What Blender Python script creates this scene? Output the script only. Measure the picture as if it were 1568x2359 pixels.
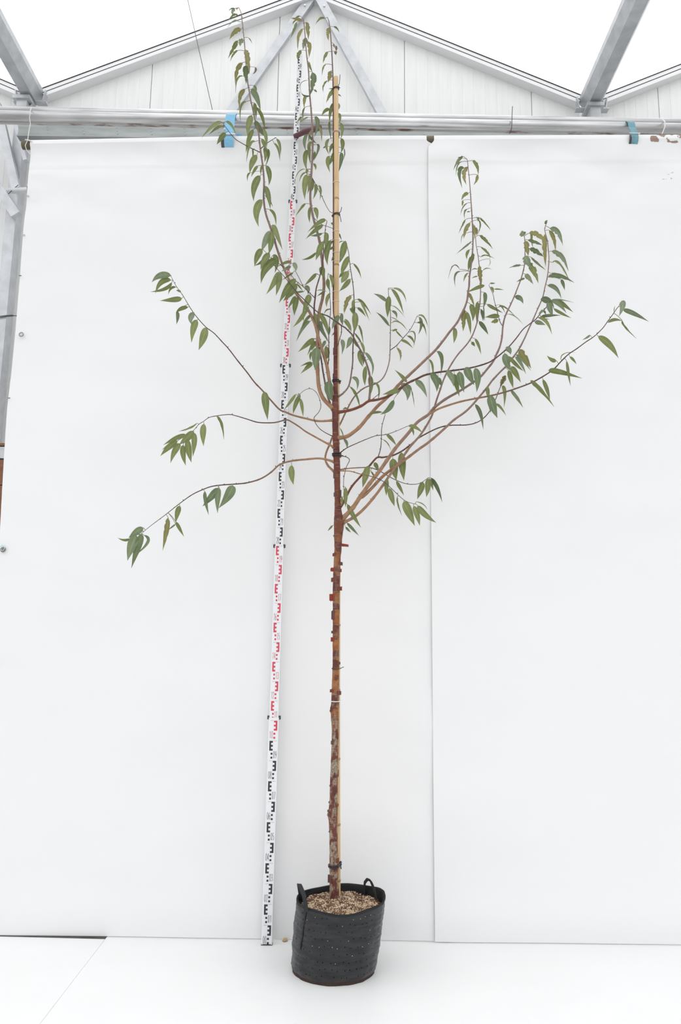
import bpy, bmesh, math, random
from mathutils import Vector, noise, Matrix

random.seed(11)
for o in list(bpy.data.objects):
    bpy.data.objects.remove(o, do_unlink=True)
SC = bpy.context.scene
COL = SC.collection

# ------------------------------------------------------------------ camera
FPX = 1800.0
TH, RO = math.radians(10.28), math.radians(0.72)
CAM = Vector((0, 0, 1.42))
FW = Vector((0, math.cos(TH), math.sin(TH)))
U0 = Vector((0, -math.sin(TH), math.cos(TH)))
X0 = Vector((1, 0, 0))
UP = U0 * math.cos(RO) - X0 * math.sin(RO)
RT = X0 * math.cos(RO) + U0 * math.sin(RO)
cd = bpy.data.cameras.new('camera')
cd.sensor_fit = 'VERTICAL'
cd.sensor_height = 36.0
cd.lens = 36.0 * FPX / 2359.0
cd.clip_end = 200
cam = bpy.data.objects.new('camera', cd)
COL.objects.link(cam)
cam.matrix_world = Matrix((
    (RT.x, UP.x, -FW.x, CAM.x), (RT.y, UP.y, -FW.y, CAM.y),
    (RT.z, UP.z, -FW.z, CAM.z), (0, 0, 0, 1)))
SC.camera = cam

# ------------------------------------------------------------------ light
SKY = 1.45
w = bpy.data.worlds.new('overcast')
SC.world = w
w.use_nodes = True
bg = w.node_tree.nodes['Background']
bg.inputs[0].default_value = (0.99, 0.993, 1.0, 1)
_n, _l = w.node_tree.nodes, w.node_tree.links          # CIE overcast sky: zenith brighter than the horizon
_tc = _n.new('ShaderNodeTexCoord'); _sp = _n.new('ShaderNodeSeparateXYZ'); _mr = _n.new('ShaderNodeMapRange')
_l.new(_tc.outputs['Generated'], _sp.inputs[0]); _l.new(_sp.outputs['Z'], _mr.inputs[0])
_mr.inputs[3].default_value = SKY / 3.0
_mr.inputs[4].default_value = SKY
_l.new(_mr.outputs[0], bg.inputs[1])
SC.view_settings.view_transform = 'Standard'
SC.view_settings.look = 'None'
SC.view_settings.gamma = 1
SC.view_settings.use_curve_mapping = False
SC.view_settings.exposure = 0.57


def ray(px, py):
    return FW + RT * ((px - 784.0) / FPX) + UP * ((1179.5 - py) / FPX)


def at(px, py, Y):
    d = ray(px, py)
    return CAM + d * (Y / d.y)


def at_z(px, py, Z):
    d = ray(px, py)
    return CAM + d * ((Z - CAM.z) / d.z)


def ppm(p):                      # pixels per metre at a point
    return FPX / ((p - CAM).dot(FW))


# ------------------------------------------------------------------ helpers
WPOS = {}


def tag(o, label=None, cat=None, group=None, kind=None):
    if label: o['label'] = label
    if cat: o['category'] = cat
    if group: o['group'] = group
    if kind: o['kind'] = kind
    return o


def wpos(o):
    return WPOS.get(o.name, Vector((0, 0, 0)))


def empty(name, loc, label, cat, group=None, parent=None):
    o = bpy.data.objects.new(name, None)
    COL.objects.link(o)
    o.empty_display_size = 0.05
    WPOS[o.name] = Vector(loc)
    o.location = loc
    if parent:
        o.parent = parent
        o.location = Vector(loc) - wpos(parent)
    return tag(o, label, cat, group)


def mesh(name, verts, faces, mats, parent=None, origin=None, smooth=False, mi=None, uv=None, tat=None):
    """verts are world coordinates; origin becomes the object's location"""
    if origin is None:
        n = len(verts)
        origin = Vector((sum(v[0] for v in verts) / n, sum(v[1] for v in verts) / n, min(v[2] for v in verts)))
    origin = Vector(origin)
    me = bpy.data.meshes.new(name)
    me.from_pydata([tuple(Vector(v) - origin) for v in verts], [], faces)
    for m in (mats if isinstance(mats, (list, tuple)) else [mats]):
        me.materials.append(m)
    if mi:
        me.polygons.foreach_set('material_index', mi)
    if smooth:
        me.polygons.foreach_set('use_smooth', [True] * len(faces))
    if uv:
        l = me.uv_layers.new(name='UVMap')
        for i, lp in enumerate(me.loops):
            l.data[i].uv = uv[lp.vertex_index]
    if tat:
        a = me.attributes.new('t', 'FLOAT', 'POINT')
        a.data.foreach_set('value', tat)
    me.update()
    o = bpy.data.objects.new(name, me)
    COL.objects.link(o)
    WPOS[o.name] = origin
    if parent:
        o.parent = parent
        o.location = origin - wpos(parent)
    else:
        o.location = origin
    return o


class MB:
    def __init__(s):
        s.v, s.f, s.m = [], [], []

    def add(s, verts, faces, m=0):
        b = len(s.v)
        s.v += [Vector(v) for v in verts]
        s.f += [[b + i for i in f] for f in faces]
        s.m += [m] * len(faces)
        return s

    def box(s, lo, hi, m=0):
        x0, y0, z0 = lo; x1, y1, z1 = hi
        v = [(x0, y0, z0), (x1, y0, z0), (x1, y1, z0), (x0, y1, z0), (x0, y0, z1), (x1, y0, z1), (x1, y1, z1), (x0, y1, z1)]
        return s.add(v, [(0, 3, 2, 1), (4, 5, 6, 7), (0, 1, 5, 4), (1, 2, 6, 5), (2, 3, 7, 6), (3, 0, 4, 7)], m)

    def bar(s, a, b, side, wid, thick, m=0):
        """box from a to b; side = approximate width direction"""
        a, b = Vector(a), Vector(b)
        d = (b - a).normalized()
        sd = Vector(side); sd = (sd - d * sd.dot(d)).normalized()
        n = d.cross(sd).normalized()
        v = []
        for p in (a, b):
            for i, j in ((-1, -1), (1, -1), (1, 1), (-1, 1)):
                v.append(p + sd * wid / 2 * i + n * thick / 2 * j)
        return s.add(v, [(0, 3, 2, 1), (4, 5, 6, 7), (0, 1, 5, 4), (1, 2, 6, 5), (2, 3, 7, 6), (3, 0, 4, 7)], m)

    def tube(s, pts, rad, n=10, m=0, cap=True, rfun=None):
        v, f = tube_geo(pts, rad, n, cap, rfun)
        return s.add(v, f, m)

    def ball(s, c, r, n=6, m=0, jit=0.0, sc=(1, 1, 1)):
        c = Vector(c)
        v = [c + Vector((0, 0, -r * sc[2]))]
        rings = max(3, n // 2 + 1)
        for i in range(1, rings):
            ph = math.pi * i / rings
            for j in range(n):
                a = 2 * math.pi * j / n
                k = r * (1 + random.uniform(-jit, jit))
                v.append(c + Vector((k * math.sin(ph) * math.cos(a) * sc[0], k * math.sin(ph) * math.sin(a) * sc[1], -k * math.cos(ph) * sc[2])))
        v.append(c + Vector((0, 0, r * sc[2])))
        f = []
        for j in range(n):
            f.append((0, 1 + (j + 1) % n, 1 + j))
        for i in range(rings - 2):
            for j in range(n):
                a = 1 + i * n
                f.append((a + j, a + (j + 1) % n, a + n + (j + 1) % n, a + n + j))
        e = len(v) - 1
        a = 1 + (rings - 2) * n
        for j in range(n):
            f.append((a + j, a + (j + 1) % n, e))
        return s.add(v, f, m)

    def build(s, name, mats, parent=None, origin=None, smooth=False, **k):
        return mesh(name, s.v, s.f, mats, parent, origin, smooth, mi=s.m if isinstance(mats, (list, tuple)) else None, **k)


def tube_geo(pts, rad, n=10, cap=True, rfun=None):
    pts = [Vector(p) for p in pts]
    N = len(pts)
    if not isinstance(rad, (list, tuple)):
        rad = [rad] * N
    tan = []
    for i in range(N):
        t = pts[min(i + 1, N - 1)] - pts[max(i - 1, 0)]
        tan.append(t.normalized() if t.length > 1e-9 else Vector((0, 0, 1)))
    ref = Vector((0, -1, 0))
    if abs(tan[0].dot(ref)) > 0.95: ref = Vector((1, 0, 0))
    u = (ref - tan[0] * ref.dot(tan[0])).normalized()
    v, f = [], []
    for i in range(N):
        u = (u - tan[i] * u.dot(tan[i])).normalized()
        b = tan[i].cross(u)
        for j in range(n):
            a = 2 * math.pi * j / n
            d = u * math.cos(a) + b * math.sin(a)
            r = rad[i]
            if rfun: r = rfun(i, j, pts[i], d, r)
            v.append(pts[i] + d * r)
    for i in range(N - 1):
        for j in range(n):
            f.append((i * n + j, i * n + (j + 1) % n, (i + 1) * n + (j + 1) % n, (i + 1) * n + j))
    if cap:
        f.append(tuple(range(n - 1, -1, -1)))
        f.append(tuple((N - 1) * n + j for j in range(n)))
    return v, f


def catmull(P, step):
    """resample a polyline of tuples with Catmull-Rom; step in the units of the first two coordinates"""
    out = []
    n = len(P)
    for i in range(n - 1):
        p0, p1, p2, p3 = P[max(i - 1, 0)], P[i], P[i + 1], P[min(i + 2, n - 1)]
        L = math.hypot(p2[0] - p1[0], p2[1] - p1[1])
        k = max(1, int(round(L / step)))
        for j in range(k):
            t = j / k
            out.append(tuple(0.5 * ((2 * b) + (-a + c) * t + (2 * a - 5 * b + 4 * c - d) * t * t + (-a + 3 * b - 3 * c + d) * t ** 3)
                             for a, b, c, d in zip(p0, p1, p2, p3)))
    out.append(tuple(P[-1]))
    return out


# ------------------------------------------------------------------ materials
def mat(name, col, rough=0.6, metal=0.0, noise_amt=0.0, noise_scale=20.0, bump=0.0, col2=None, spec=0.5, stretch=(1, 1, 1), lo=0.35, hi=0.65, transl=0.0, detail=4.0):
    m = bpy.data.materials.new(name)
    m.use_nodes = True
    nt = m.node_tree
    b = nt.nodes['Principled BSDF']
    b.inputs['Base Color'].default_value = (*col, 1)
    b.inputs['Roughness'].default_value = rough
    b.inputs['Metallic'].default_value = metal
    b.inputs['Specular IOR Level'].default_value = spec
    if col2 or bump:
        tc = nt.nodes.new('ShaderNodeTexCoord')
        mp = nt.nodes.new('ShaderNodeMapping')
        mp.inputs['Scale'].default_value = stretch
        nz = nt.nodes.new('ShaderNodeTexNoise')
        nz.inputs['Scale'].default_value = noise_scale
        nz.inputs['Detail'].default_value = detail
        nt.links.new(tc.outputs['Object'], mp.inputs[0])
        nt.links.new(mp.outputs[0], nz.inputs['Vector'])
        if col2:
            r = nt.nodes.new('ShaderNodeValToRGB')
            r.color_ramp.elements[0].position = lo
            r.color_ramp.elements[1].position = hi
            r.color_ramp.elements[0].color = (*col, 1)
            r.color_ramp.elements[1].color = (*col2, 1)
            nt.links.new(nz.outputs[0], r.inputs[0])
            nt.links.new(r.outputs[0], b.inputs['Base Color'])
        if bump:
            bp = nt.nodes.new('ShaderNodeBump')
            bp.inputs['Strength'].default_value = bump
            bp.inputs['Distance'].default_value = 0.004
            nt.links.new(nz.outputs[0], bp.inputs['Height'])
            nt.links.new(bp.outputs[0], b.inputs['Normal'])
    if transl:
        tr = nt.nodes.new('ShaderNodeBsdfTranslucent')
        tr.inputs[0].default_value = (*col, 1)
        mx = nt.nodes.new('ShaderNodeMixShader')
        mx.inputs[0].default_value = transl
        nt.links.new(b.outputs[0], mx.inputs[1])
        nt.links.new(tr.outputs[0], mx.inputs[2])
        nt.links.new(mx.outputs[0], nt.nodes['Material Output'].inputs[0])
    return m


M = {}
M['galv'] = mat('galvanised steel', (0.50, 0.515, 0.535), 0.42, 0.45, col2=(0.60, 0.615, 0.635), noise_scale=12, bump=0.03)
M['galv_dark'] = mat('grey green steel', (0.30, 0.325, 0.315), 0.5, 0.3, col2=(0.4, 0.43, 0.42), noise_scale=9, stretch=(0.4, 1, 2))  # darker and greener in tone than the plain galvanised steel
M['pipe'] = mat('steel heating pipe', (0.52, 0.52, 0.525), 0.30, 0.75, col2=(0.70, 0.70, 0.71), noise_scale=7, stretch=(0.6, 5, 5), bump=0.04)
M['pipe_dirty'] = mat('rust-stained steel pipe', (0.56, 0.55, 0.545), 0.36, 0.6, col2=(0.24, 0.15, 0.11), noise_scale=16, stretch=(0.5, 2, 2), lo=0.52, hi=0.64)
M['panel'] = mat('white wall panel', (0.83, 0.835, 0.825), 0.45, col2=(0.875, 0.88, 0.87), noise_scale=5, stretch=(4, 1, 0.35))
M['panel_gap'] = mat('panel backing', (0.83, 0.835, 0.825), 0.6)
M['alu'] = mat('white aluminium trim', (0.84, 0.845, 0.85), 0.4)
M['alu_grey'] = mat('grey aluminium trim', (0.70, 0.70, 0.69), 0.45)
M['rubber'] = mat('black rubber', (0.06, 0.055, 0.055), 0.6)
M['tie'] = mat('black plastic tie', (0.02, 0.02, 0.024), 0.4)
M['white_tie'] = mat('white plastic tie', (0.82, 0.82, 0.82), 0.4)
M['string'] = mat('white string', (0.75, 0.73, 0.7), 0.8)
M['concrete'] = mat('dark concrete', (0.13, 0.12, 0.115), 0.8, col2=(0.18, 0.17, 0.165), noise_scale=8)
M['board'] = mat('white floor board', (0.785, 0.792, 0.788), 0.42, col2=(0.80, 0.807, 0.803), noise_scale=3)
M['strap'] = mat('blue webbing', (0.17, 0.45, 0.68), 0.42, col2=(0.23, 0.53, 0.74), noise_scale=60, stretch=(1, 1, 3))
M['strap_pale'] = mat('faded light blue webbing', (0.33, 0.64, 0.78), 0.4, col2=(0.40, 0.72, 0.84), noise_scale=25)
M['strap_teal'] = mat('faded teal webbing', (0.11, 0.27, 0.31), 0.5, col2=(0.17, 0.36, 0.42), noise_scale=60)
M['steel'] = mat('bright steel buckle', (0.62, 0.63, 0.65), 0.25, 0.9)
M['olive_tube'] = mat('olive steel tube', (0.115, 0.097, 0.058), 0.5, 0.2)
M['dark_tube'] = mat('dark steel tube', (0.075, 0.07, 0.068), 0.4, 0.5)
M['maroon'] = mat('dark red rubber', (0.105, 0.04, 0.05), 0.45)
M['wood'] = mat('brown wood', (0.19, 0.075, 0.035), 0.6, col2=(0.27, 0.12, 0.06), noise_scale=9, stretch=(1, 1, 8))
M['bamboo'] = mat('bamboo', (0.54, 0.355, 0.17), 0.42, col2=(0.65, 0.46, 0.25), noise_scale=10, stretch=(6, 6, 0.6), lo=0.3, hi=0.7)
M['bamboo_node'] = mat('bamboo node', (0.36, 0.22, 0.12), 0.6)
M['staff'] = mat('white staff enamel', (0.80, 0.81, 0.83), 0.35)
M['staff_edge'] = mat('grey staff edge', (0.60, 0.61, 0.62), 0.4)
M['mark_black'] = mat('black print', (0.028, 0.028, 0.032), 0.5)
M['mark_red'] = mat('red print', (0.62, 0.055, 0.10), 0.5)
M['num_black'] = mat('grey-black numerals', (0.09, 0.09, 0.10), 0.5)
M['num_red'] = mat('dark red numerals', (0.42, 0.10, 0.12), 0.5)
M['tickline'] = mat('grey tick line', (0.38, 0.38, 0.40), 0.5)
M['clip'] = mat('dark grey clip', (0.06, 0.06, 0.065), 0.5)
M['bag_speck'] = mat('pale grit', (0.55, 0.45, 0.35), 0.8)
M['bag_trim'] = mat('black woven strap', (0.012, 0.012, 0.014), 0.7, bump=0.3, noise_scale=400)
M['bag_in'] = mat('black inner fabric', (0.010, 0.010, 0.011), 0.8)
M['soil'] = mat('sandy potting soil', (0.10, 0.05, 0.03), 0.9, col2=(0.56, 0.43, 0.28), noise_scale=55, bump=0.8, lo=0.36, hi=0.6)
M['grain_a'] = mat('sand grain', (0.58, 0.44, 0.29), 0.8)
M['grain_b'] = mat('brown grain', (0.13, 0.06, 0.035), 0.8)
M['grain_c'] = mat('pale grain', (0.66, 0.55, 0.42), 0.8)
M['curl_red'] = mat('papery red bark', (0.36, 0.060, 0.028), 0.4, transl=0.4)
M['curl_brown'] = mat('reddish brown bark flake', (0.22, 0.055, 0.030), 0.5, transl=0.25)
M['curl_dark'] = mat('dark brown bark flake', (0.10, 0.035, 0.025), 0.5)
M['knot'] = mat('grey green bark knot', (0.11, 0.065, 0.040), 0.8, col2=(0.20, 0.15, 0.09), noise_scale=70, bump=0.6)
M['dry'] = mat('dry leaf', (0.48, 0.33, 0.15), 0.7)
M['eyelet'] = mat('brass grey eyelet', (0.30, 0.28, 0.26), 0.35, 0.7)


def roof_mat():
    m = bpy.data.materials.new('translucent roof sheet')
    m.use_nodes = True
    nt = m.node_tree
    nt.nodes.remove(nt.nodes['Principled BSDF'])
    a = nt.nodes.new('ShaderNodeBsdfTransparent'); a.inputs[0].default_value = (0.985, 0.988, 0.99, 1)
    b = nt.nodes.new('ShaderNodeBsdfTranslucent'); b.inputs[0].default_value = (0.96, 0.965, 0.975, 1)
    x = nt.nodes.new('ShaderNodeMixShader'); x.inputs[0].default_value = 0.55
    nt.links.new(a.outputs[0], x.inputs[1]); nt.links.new(b.outputs[0], x.inputs[2])
    nt.links.new(x.outputs[0], nt.nodes['Material Output'].inputs[0])
    return m


M['roof'] = roof_mat()


def tarp_mat(stains):
    m = mat('white PVC tarpaulin', (0.815, 0.815, 0.818), 0.5, col2=(0.83, 0.83, 0.832), noise_scale=1.5, spec=0.3)
    if stains:
        nt = m.node_tree
        b = nt.nodes['Principled BSDF']
        src = b.inputs['Base Color'].links[0].from_socket
        at_ = nt.nodes.new('ShaderNodeAttribute'); at_.attribute_name = 't'
        tc = nt.nodes.new('ShaderNodeTexCoord')
        nz = nt.nodes.new('ShaderNodeTexNoise'); nz.inputs['Scale'].default_value = 16; nz.inputs['Detail'].default_value = 3
        nt.links.new(tc.outputs['Object'], nz.inputs['Vector'])
        mu = nt.nodes.new('ShaderNodeMath'); mu.operation = 'MULTIPLY'
        nt.links.new(nz.outputs[0], mu.inputs[0]); nt.links.new(at_.outputs['Fac'], mu.inputs[1])
        r = nt.nodes.new('ShaderNodeValToRGB')
        r.color_ramp.elements[0].position = 0.485; r.color_ramp.elements[0].color = (0, 0, 0, 1)
        r.color_ramp.elements[1].position = 0.515; r.color_ramp.elements[1].color = (1, 1, 1, 1)
        nt.links.new(mu.outputs[0], r.inputs[0])
        mx = nt.nodes.new('ShaderNodeMix'); mx.data_type = 'RGBA'
        nt.links.new(r.outputs[0], mx.inputs[0])
        nt.links.new(src, mx.inputs[6])
        mx.inputs[7].default_value = (0.31, 0.215, 0.165, 1)
        nt.links.new(mx.outputs[2], b.inputs['Base Color'])
    return m


def leaf_mat(name, c1, c2, rough, tr, spec=0.45):
    """c1/c2: colour range; midrib paler; lateral veins as relief (UV: u across, v along)"""
    m = bpy.data.materials.new(name)
    m.use_nodes = True
    nt = m.node_tree
    N, L = nt.nodes, nt.links
    b = N['Principled BSDF']
    b.inputs['Roughness'].default_value = rough
    b.inputs['Specular IOR Level'].default_value = spec
    uv = N.new('ShaderNodeUVMap')
    sep = N.new('ShaderNodeSeparateXYZ'); L.new(uv.outputs[0], sep.inputs[0])

    def math_(op, a, c=None, v=None):
        n = N.new('ShaderNodeMath'); n.operation = op
        L.new(a, n.inputs[0])
        if c is not None: L.new(c, n.inputs[1])
        if v is not None: n.inputs[1].default_value = v
        return n.outputs[0]
    au = math_('ABSOLUTE', sep.outputs[0])
    oi = N.new('ShaderNodeObjectInfo')
    tc = N.new('ShaderNodeTexCoord')
    nz = N.new('ShaderNodeTexNoise'); nz.inputs['Scale'].default_value = 30; nz.inputs['Detail'].default_value = 4
    L.new(tc.outputs['Object'], nz.inputs['Vector'])
    f = math_('ADD', math_('MULTIPLY', nz.outputs[0], v=0.9), math_('MULTIPLY', oi.outputs['Random'], v=0.5))
    f = math_('SUBTRACT', f, v=0.2)
    ramp = N.new('ShaderNodeValToRGB')
    ramp.color_ramp.elements[0].color = (*c1, 1); ramp.color_ramp.elements[0].position = 0.2
    ramp.color_ramp.elements[1].color = (*c2, 1); ramp.color_ramp.elements[1].position = 0.8
    L.new(f, ramp.inputs[0])
    # lateral veins
    ph = math_('SUBTRACT', math_('MULTIPLY', sep.outputs[1], v=95.0), math_('MULTIPLY', au, v=11.0))
    sn = math_('SINE', ph)
    vein = math_('MULTIPLY', math_('ADD', sn, v=1.0), v=0.5)
    dk = N.new('ShaderNodeMix'); dk.data_type = 'RGBA'; dk.blend_type = 'MULTIPLY'
    L.new(math_('MULTIPLY', math_('POWER', vein, v=4.0), v=0.24), dk.inputs[0])
    L.new(ramp.outputs[0], dk.inputs[6]); dk.inputs[7].default_value = (0.45, 0.5, 0.4, 1)
    mid = N.new('ShaderNodeMapRange'); mid.inputs[1].default_value = 0.05; mid.inputs[2].default_value = 0.14
    mid.inputs[3].default_value = 0.40; mid.inputs[4].default_value = 0.0
    L.new(au, mid.inputs[0])
    mx = N.new('ShaderNodeMix'); mx.data_type = 'RGBA'
    L.new(mid.outputs[0], mx.inputs[0]); L.new(dk.outputs[2], mx.inputs[6])
    mx.inputs[7].default_value = (min(1, c2[0] * 1.7), min(1, c2[1] * 1.6), min(1, c2[2] * 1.6), 1)
    L.new(mx.outputs[2], b.inputs['Base Color'])
    bp = N.new('ShaderNodeBump'); bp.inputs['Strength'].default_value = 0.5; bp.inputs['Distance'].default_value = 0.0015
    L.new(vein, bp.inputs['Height']); L.new(bp.outputs[0], b.inputs['Normal'])
    t = N.new('ShaderNodeBsdfTranslucent'); L.new(mx.outputs[2], t.inputs[0])
    ms = N.new('ShaderNodeMixShader'); ms.inputs[0].default_value = tr
    L.new(b.outputs[0], ms.inputs[1]); L.new(t.outputs[0], ms.inputs[2])
    L.new(ms.outputs[0], N['Material Output'].inputs[0])
    return m


LEAF = [
    leaf_mat('olive green leaf', (0.150, 0.190, 0.060), (0.245, 0.275, 0.105), 0.5, 0.3),
    leaf_mat('deep green leaf', (0.090, 0.130, 0.058), (0.150, 0.195, 0.090), 0.42, 0.2),
    leaf_mat('glossy green leaf', (0.130, 0.178, 0.085), (0.215, 0.268, 0.145), 0.26, 0.25, 0.9),
    leaf_mat('yellowish olive leaf', (0.205, 0.200, 0.065), (0.310, 0.285, 0.115), 0.5, 0.3),
    leaf_mat('withered brown leaf', (0.130, 0.090, 0.050), (0.220, 0.170, 0.110), 0.6, 0.2),
    leaf_mat('bluish green leaf', (0.130, 0.178, 0.085), (0.215, 0.268, 0.145), 0.45, 0.25),
]
M['petiole'] = mat('leaf stalk', (0.24, 0.20, 0.13), 0.6)
M['petiole_red'] = mat('reddish leaf stalk', (0.26, 0.14, 0.11), 0.6)

_bark = {}


def bark(c1, c2):
    k = (c1, c2)
    if k in _bark: return _bark[k]
    m = bpy.data.materials.new('branch bark')
    m.use_nodes = True
    nt = m.node_tree; N, L = nt.nodes, nt.links
    b = N['Principled BSDF']; b.inputs['Roughness'].default_value = 0.5; b.inputs['Specular IOR Level'].default_value = 0.25
    a = N.new('ShaderNodeAttribute'); a.attribute_name = 't'
    tc = N.new('ShaderNodeTexCoord')
    nz = N.new('ShaderNodeTexNoise'); nz.inputs['Scale'].default_value = 45; nz.inputs['Detail'].default_value = 3
    L.new(tc.outputs['Object'], nz.inputs['Vector'])
    mr = N.new('ShaderNodeMapRange'); mr.inputs[1].default_value = 0.08; mr.inputs[2].default_value = 0.5
    L.new(a.outputs['Fac'], mr.inputs[0])
    mx = N.new('ShaderNodeMix'); mx.data_type = 'RGBA'
    L.new(mr.outputs[0], mx.inputs[0]); mx.inputs[6].default_value = (*c1, 1); mx.inputs[7].default_value = (*c2, 1)
    m2 = N.new('ShaderNodeMix'); m2.data_type = 'RGBA'; m2.blend_type = 'MULTIPLY'
    r = N.new('ShaderNodeMapRange'); r.inputs[1].default_value = 0.4; r.inputs[2].default_value = 0.75; r.inputs[4].default_value = 0.6
    L.new(nz.outputs[0], r.inputs[0]); L.new(r.outputs[0], m2.inputs[0])
    L.new(mx.outputs[2], m2.inputs[6]); m2.inputs[7].default_value = (0.55, 0.5, 0.48, 1)
    L.new(m2.outputs[2], b.inputs['Base Color'])
    bp = N.new('ShaderNodeBump'); bp.inputs['Strength'].default_value = 0.25; bp.inputs['Distance'].default_value = 0.002
    L.new(nz.outputs[0], bp.inputs['Height']); L.new(bp.outputs[0], b.inputs['Normal'])
    _bark[k] = m
    return m


def trunk_mat():
    """t = height fraction along the stem: lichen-grey low down, peeling orange in the middle, mahogany above"""
    m = bpy.data.materials.new('peeling cherry bark')
    m.use_nodes = True
    nt = m.node_tree; N, L = nt.nodes, nt.links
    b = N['Principled BSDF']; b.inputs['Roughness'].default_value = 0.45; b.inputs['Specular IOR Level'].default_value = 0.22
    a = N.new('ShaderNodeAttribute'); a.attribute_name = 't'
    tc = N.new('ShaderNodeTexCoord')

    def nz(scale, st, det=3):
        mp = N.new('ShaderNodeMapping'); mp.inputs['Scale'].default_value = st
        n = N.new('ShaderNodeTexNoise'); n.inputs['Scale'].default_value = scale; n.inputs['Detail'].default_value = det
        L.new(tc.outputs['Object'], mp.inputs[0]); L.new(mp.outputs[0], n.inputs['Vector'])
        return n.outputs[0]

    def ramp(src, pts):
        r = N.new('ShaderNodeValToRGB')
        while len(r.color_ramp.elements) < len(pts): r.color_ramp.elements.new(0.5)
        for e, (p, c) in zip(r.color_ramp.elements, pts):
            e.position = p; e.color = (*c, 1) if isinstance(c, tuple) else (c, c, c, 1)
        L.new(src, r.inputs[0])
        return r.outputs[0]

    def mix(f, x, y, v=None):
        n = N.new('ShaderNodeMix'); n.data_type = 'RGBA'
        if f is None: n.inputs[0].default_value = v
        else: L.new(f, n.inputs[0])
        for s, i in ((x, 6), (y, 7)):
            if isinstance(s, tuple): n.inputs[i].default_value = (*s, 1)
            else: L.new(s, n.inputs[i])
        return n.outputs[2]

    def mul(x, y):
        n = N.new('ShaderNodeMath'); n.operation = 'MULTIPLY'
        L.new(x, n.inputs[0]); L.new(y, n.inputs[1])
        return n.outputs[0]
    maho = ramp(nz(30, (1, 1, 0.5)), [(0.3, (0.088, 0.028, 0.024)), (0.7, (0.150, 0.048, 0.038))])
    tan = ramp(nz(26, (0.8, 0.8, 1)), [(0.3, (0.235, 0.075, 0.024)), (0.7, (0.335, 0.145, 0.050))])
    grey = ramp(nz(160, (1, 1, 1)), [(0.35, (0.17, 0.125, 0.085)), (0.65, (0.38, 0.315, 0.235))])
    bands = nz(13, (0.9, 0.9, 1.7), 5)
    band_m = ramp(bands, [(0.475, 0.0), (0.525, 1.0)])
    mid = ramp(a.outputs['Fac'], [(0.0, 0.12), (0.19, 0.18), (0.24, 1.0), (0.42, 0.95), (0.47, 0.30), (0.65, 0.12), (1.0, 0.0)])
    c = mix(mul(band_m, mid), maho, tan)
    gm = ramp(nz(42, (1, 1, 0.6), 6), [(0.47, 0.0), (0.56, 1.0)])
    low = ramp(a.outputs['Fac'], [(0.0, 1.0), (0.20, 0.9), (0.25, 0.35), (0.42, 0.18), (0.5, 0.0)])
    c = mix(mul(gm, low), c, grey)
    # pale horizontal lenticels
    len_m = ramp(nz(60, (0.25, 0.25, 3.5), 1), [(0.64, 0.0), (0.70, 0.35)])
    c = mix(len_m, c, (0.45, 0.30, 0.22))
    c = mix(ramp(a.outputs['Fac'], [(0.78, 0.0), (0.90, 1.0)]), c, (0.17, 0.105, 0.090))
    L.new(c, b.inputs['Base Color'])
    bp = N.new('ShaderNodeBump'); bp.inputs['Strength'].default_value = 0.7; bp.inputs['Distance'].default_value = 0.003
    L.new(nz(60, (0.5, 0.5, 1.5), 5), bp.inputs['Height']); L.new(bp.outputs[0], b.inputs['Normal'])
    return m


def bag_mat():
    m = mat('black woven polythene', (0.013, 0.0135, 0.016), 0.36, bump=0.5, noise_scale=22, stretch=(0.6, 0.6, 2.5), col2=(0.026, 0.0265, 0.029), spec=0.36)
    nt = m.node_tree; N, L = nt.nodes, nt.links
    b = N['Principled BSDF']
    src = b.inputs['Base Color'].links[0].from_socket
    a = N.new('ShaderNodeAttribute'); a.attribute_name = 't'
    tc = N.new('ShaderNodeTexCoord')
    nz = N.new('ShaderNodeTexNoise'); nz.inputs['Scale'].default_value = 18; nz.inputs['Detail'].default_value = 5
    L.new(tc.outputs['Object'], nz.inputs['Vector'])
    ad = N.new('ShaderNodeMath'); ad.operation = 'ADD'
    L.new(a.outputs['Fac'], ad.inputs[0]); L.new(nz.outputs[0], ad.inputs[1])
    r = N.new('ShaderNodeMapRange'); r.inputs[1].default_value = 0.75; r.inputs[2].default_value = 1.25
    L.new(ad.outputs[0], r.inputs[0])
    mx = N.new('ShaderNodeMix'); mx.data_type = 'RGBA'
    L.new(r.outputs[0], mx.inputs[0]); L.new(src, mx.inputs[6]); mx.inputs[7].default_value = (0.065, 0.04, 0.028, 1)
    L.new(mx.outputs[2], b.inputs['Base Color'])
    return m


# ==================================================================  SETTING
YT = 4.26            # tarpaulin plane
YG = 5.9             # gable wall plane
YTREE = 3.93

# ---- floor: dark concrete with white boards laid on it
fl = MB().box((-15, -8, -0.20), (15, YG + 0.5, -0.014)).build('floor', M['concrete'])
tag(fl, 'dark concrete slab showing as a thin line under the white boards', 'floor', kind='structure')
s0, s1 = at_z(245, 2160, 0), at_z(92, 2359, 0)
dx = (s1.x - s0.x) / (s1.y - s0.y)


def seam_x(y): return s0.x + (y - s0.y) * dx


g0, g1 = at_z(238, 2163.5, 0), at_z(0, 2157.5, 0)
sl = (g1.y - g0.y) / (g1.x - g0.x)
yb = g0.y


def slab(poly, z0, z1):
    n = len(poly)
    v = [(p[0], p[1], z0) for p in poly] + [(p[0], p[1], z1) for p in poly]
    f = [tuple(range(n - 1, -1, -1)), tuple(range(n, 2 * n))] + [(i, (i + 1) % n, n + (i + 1) % n, n + i) for i in range(n)]
    return v, f


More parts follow.
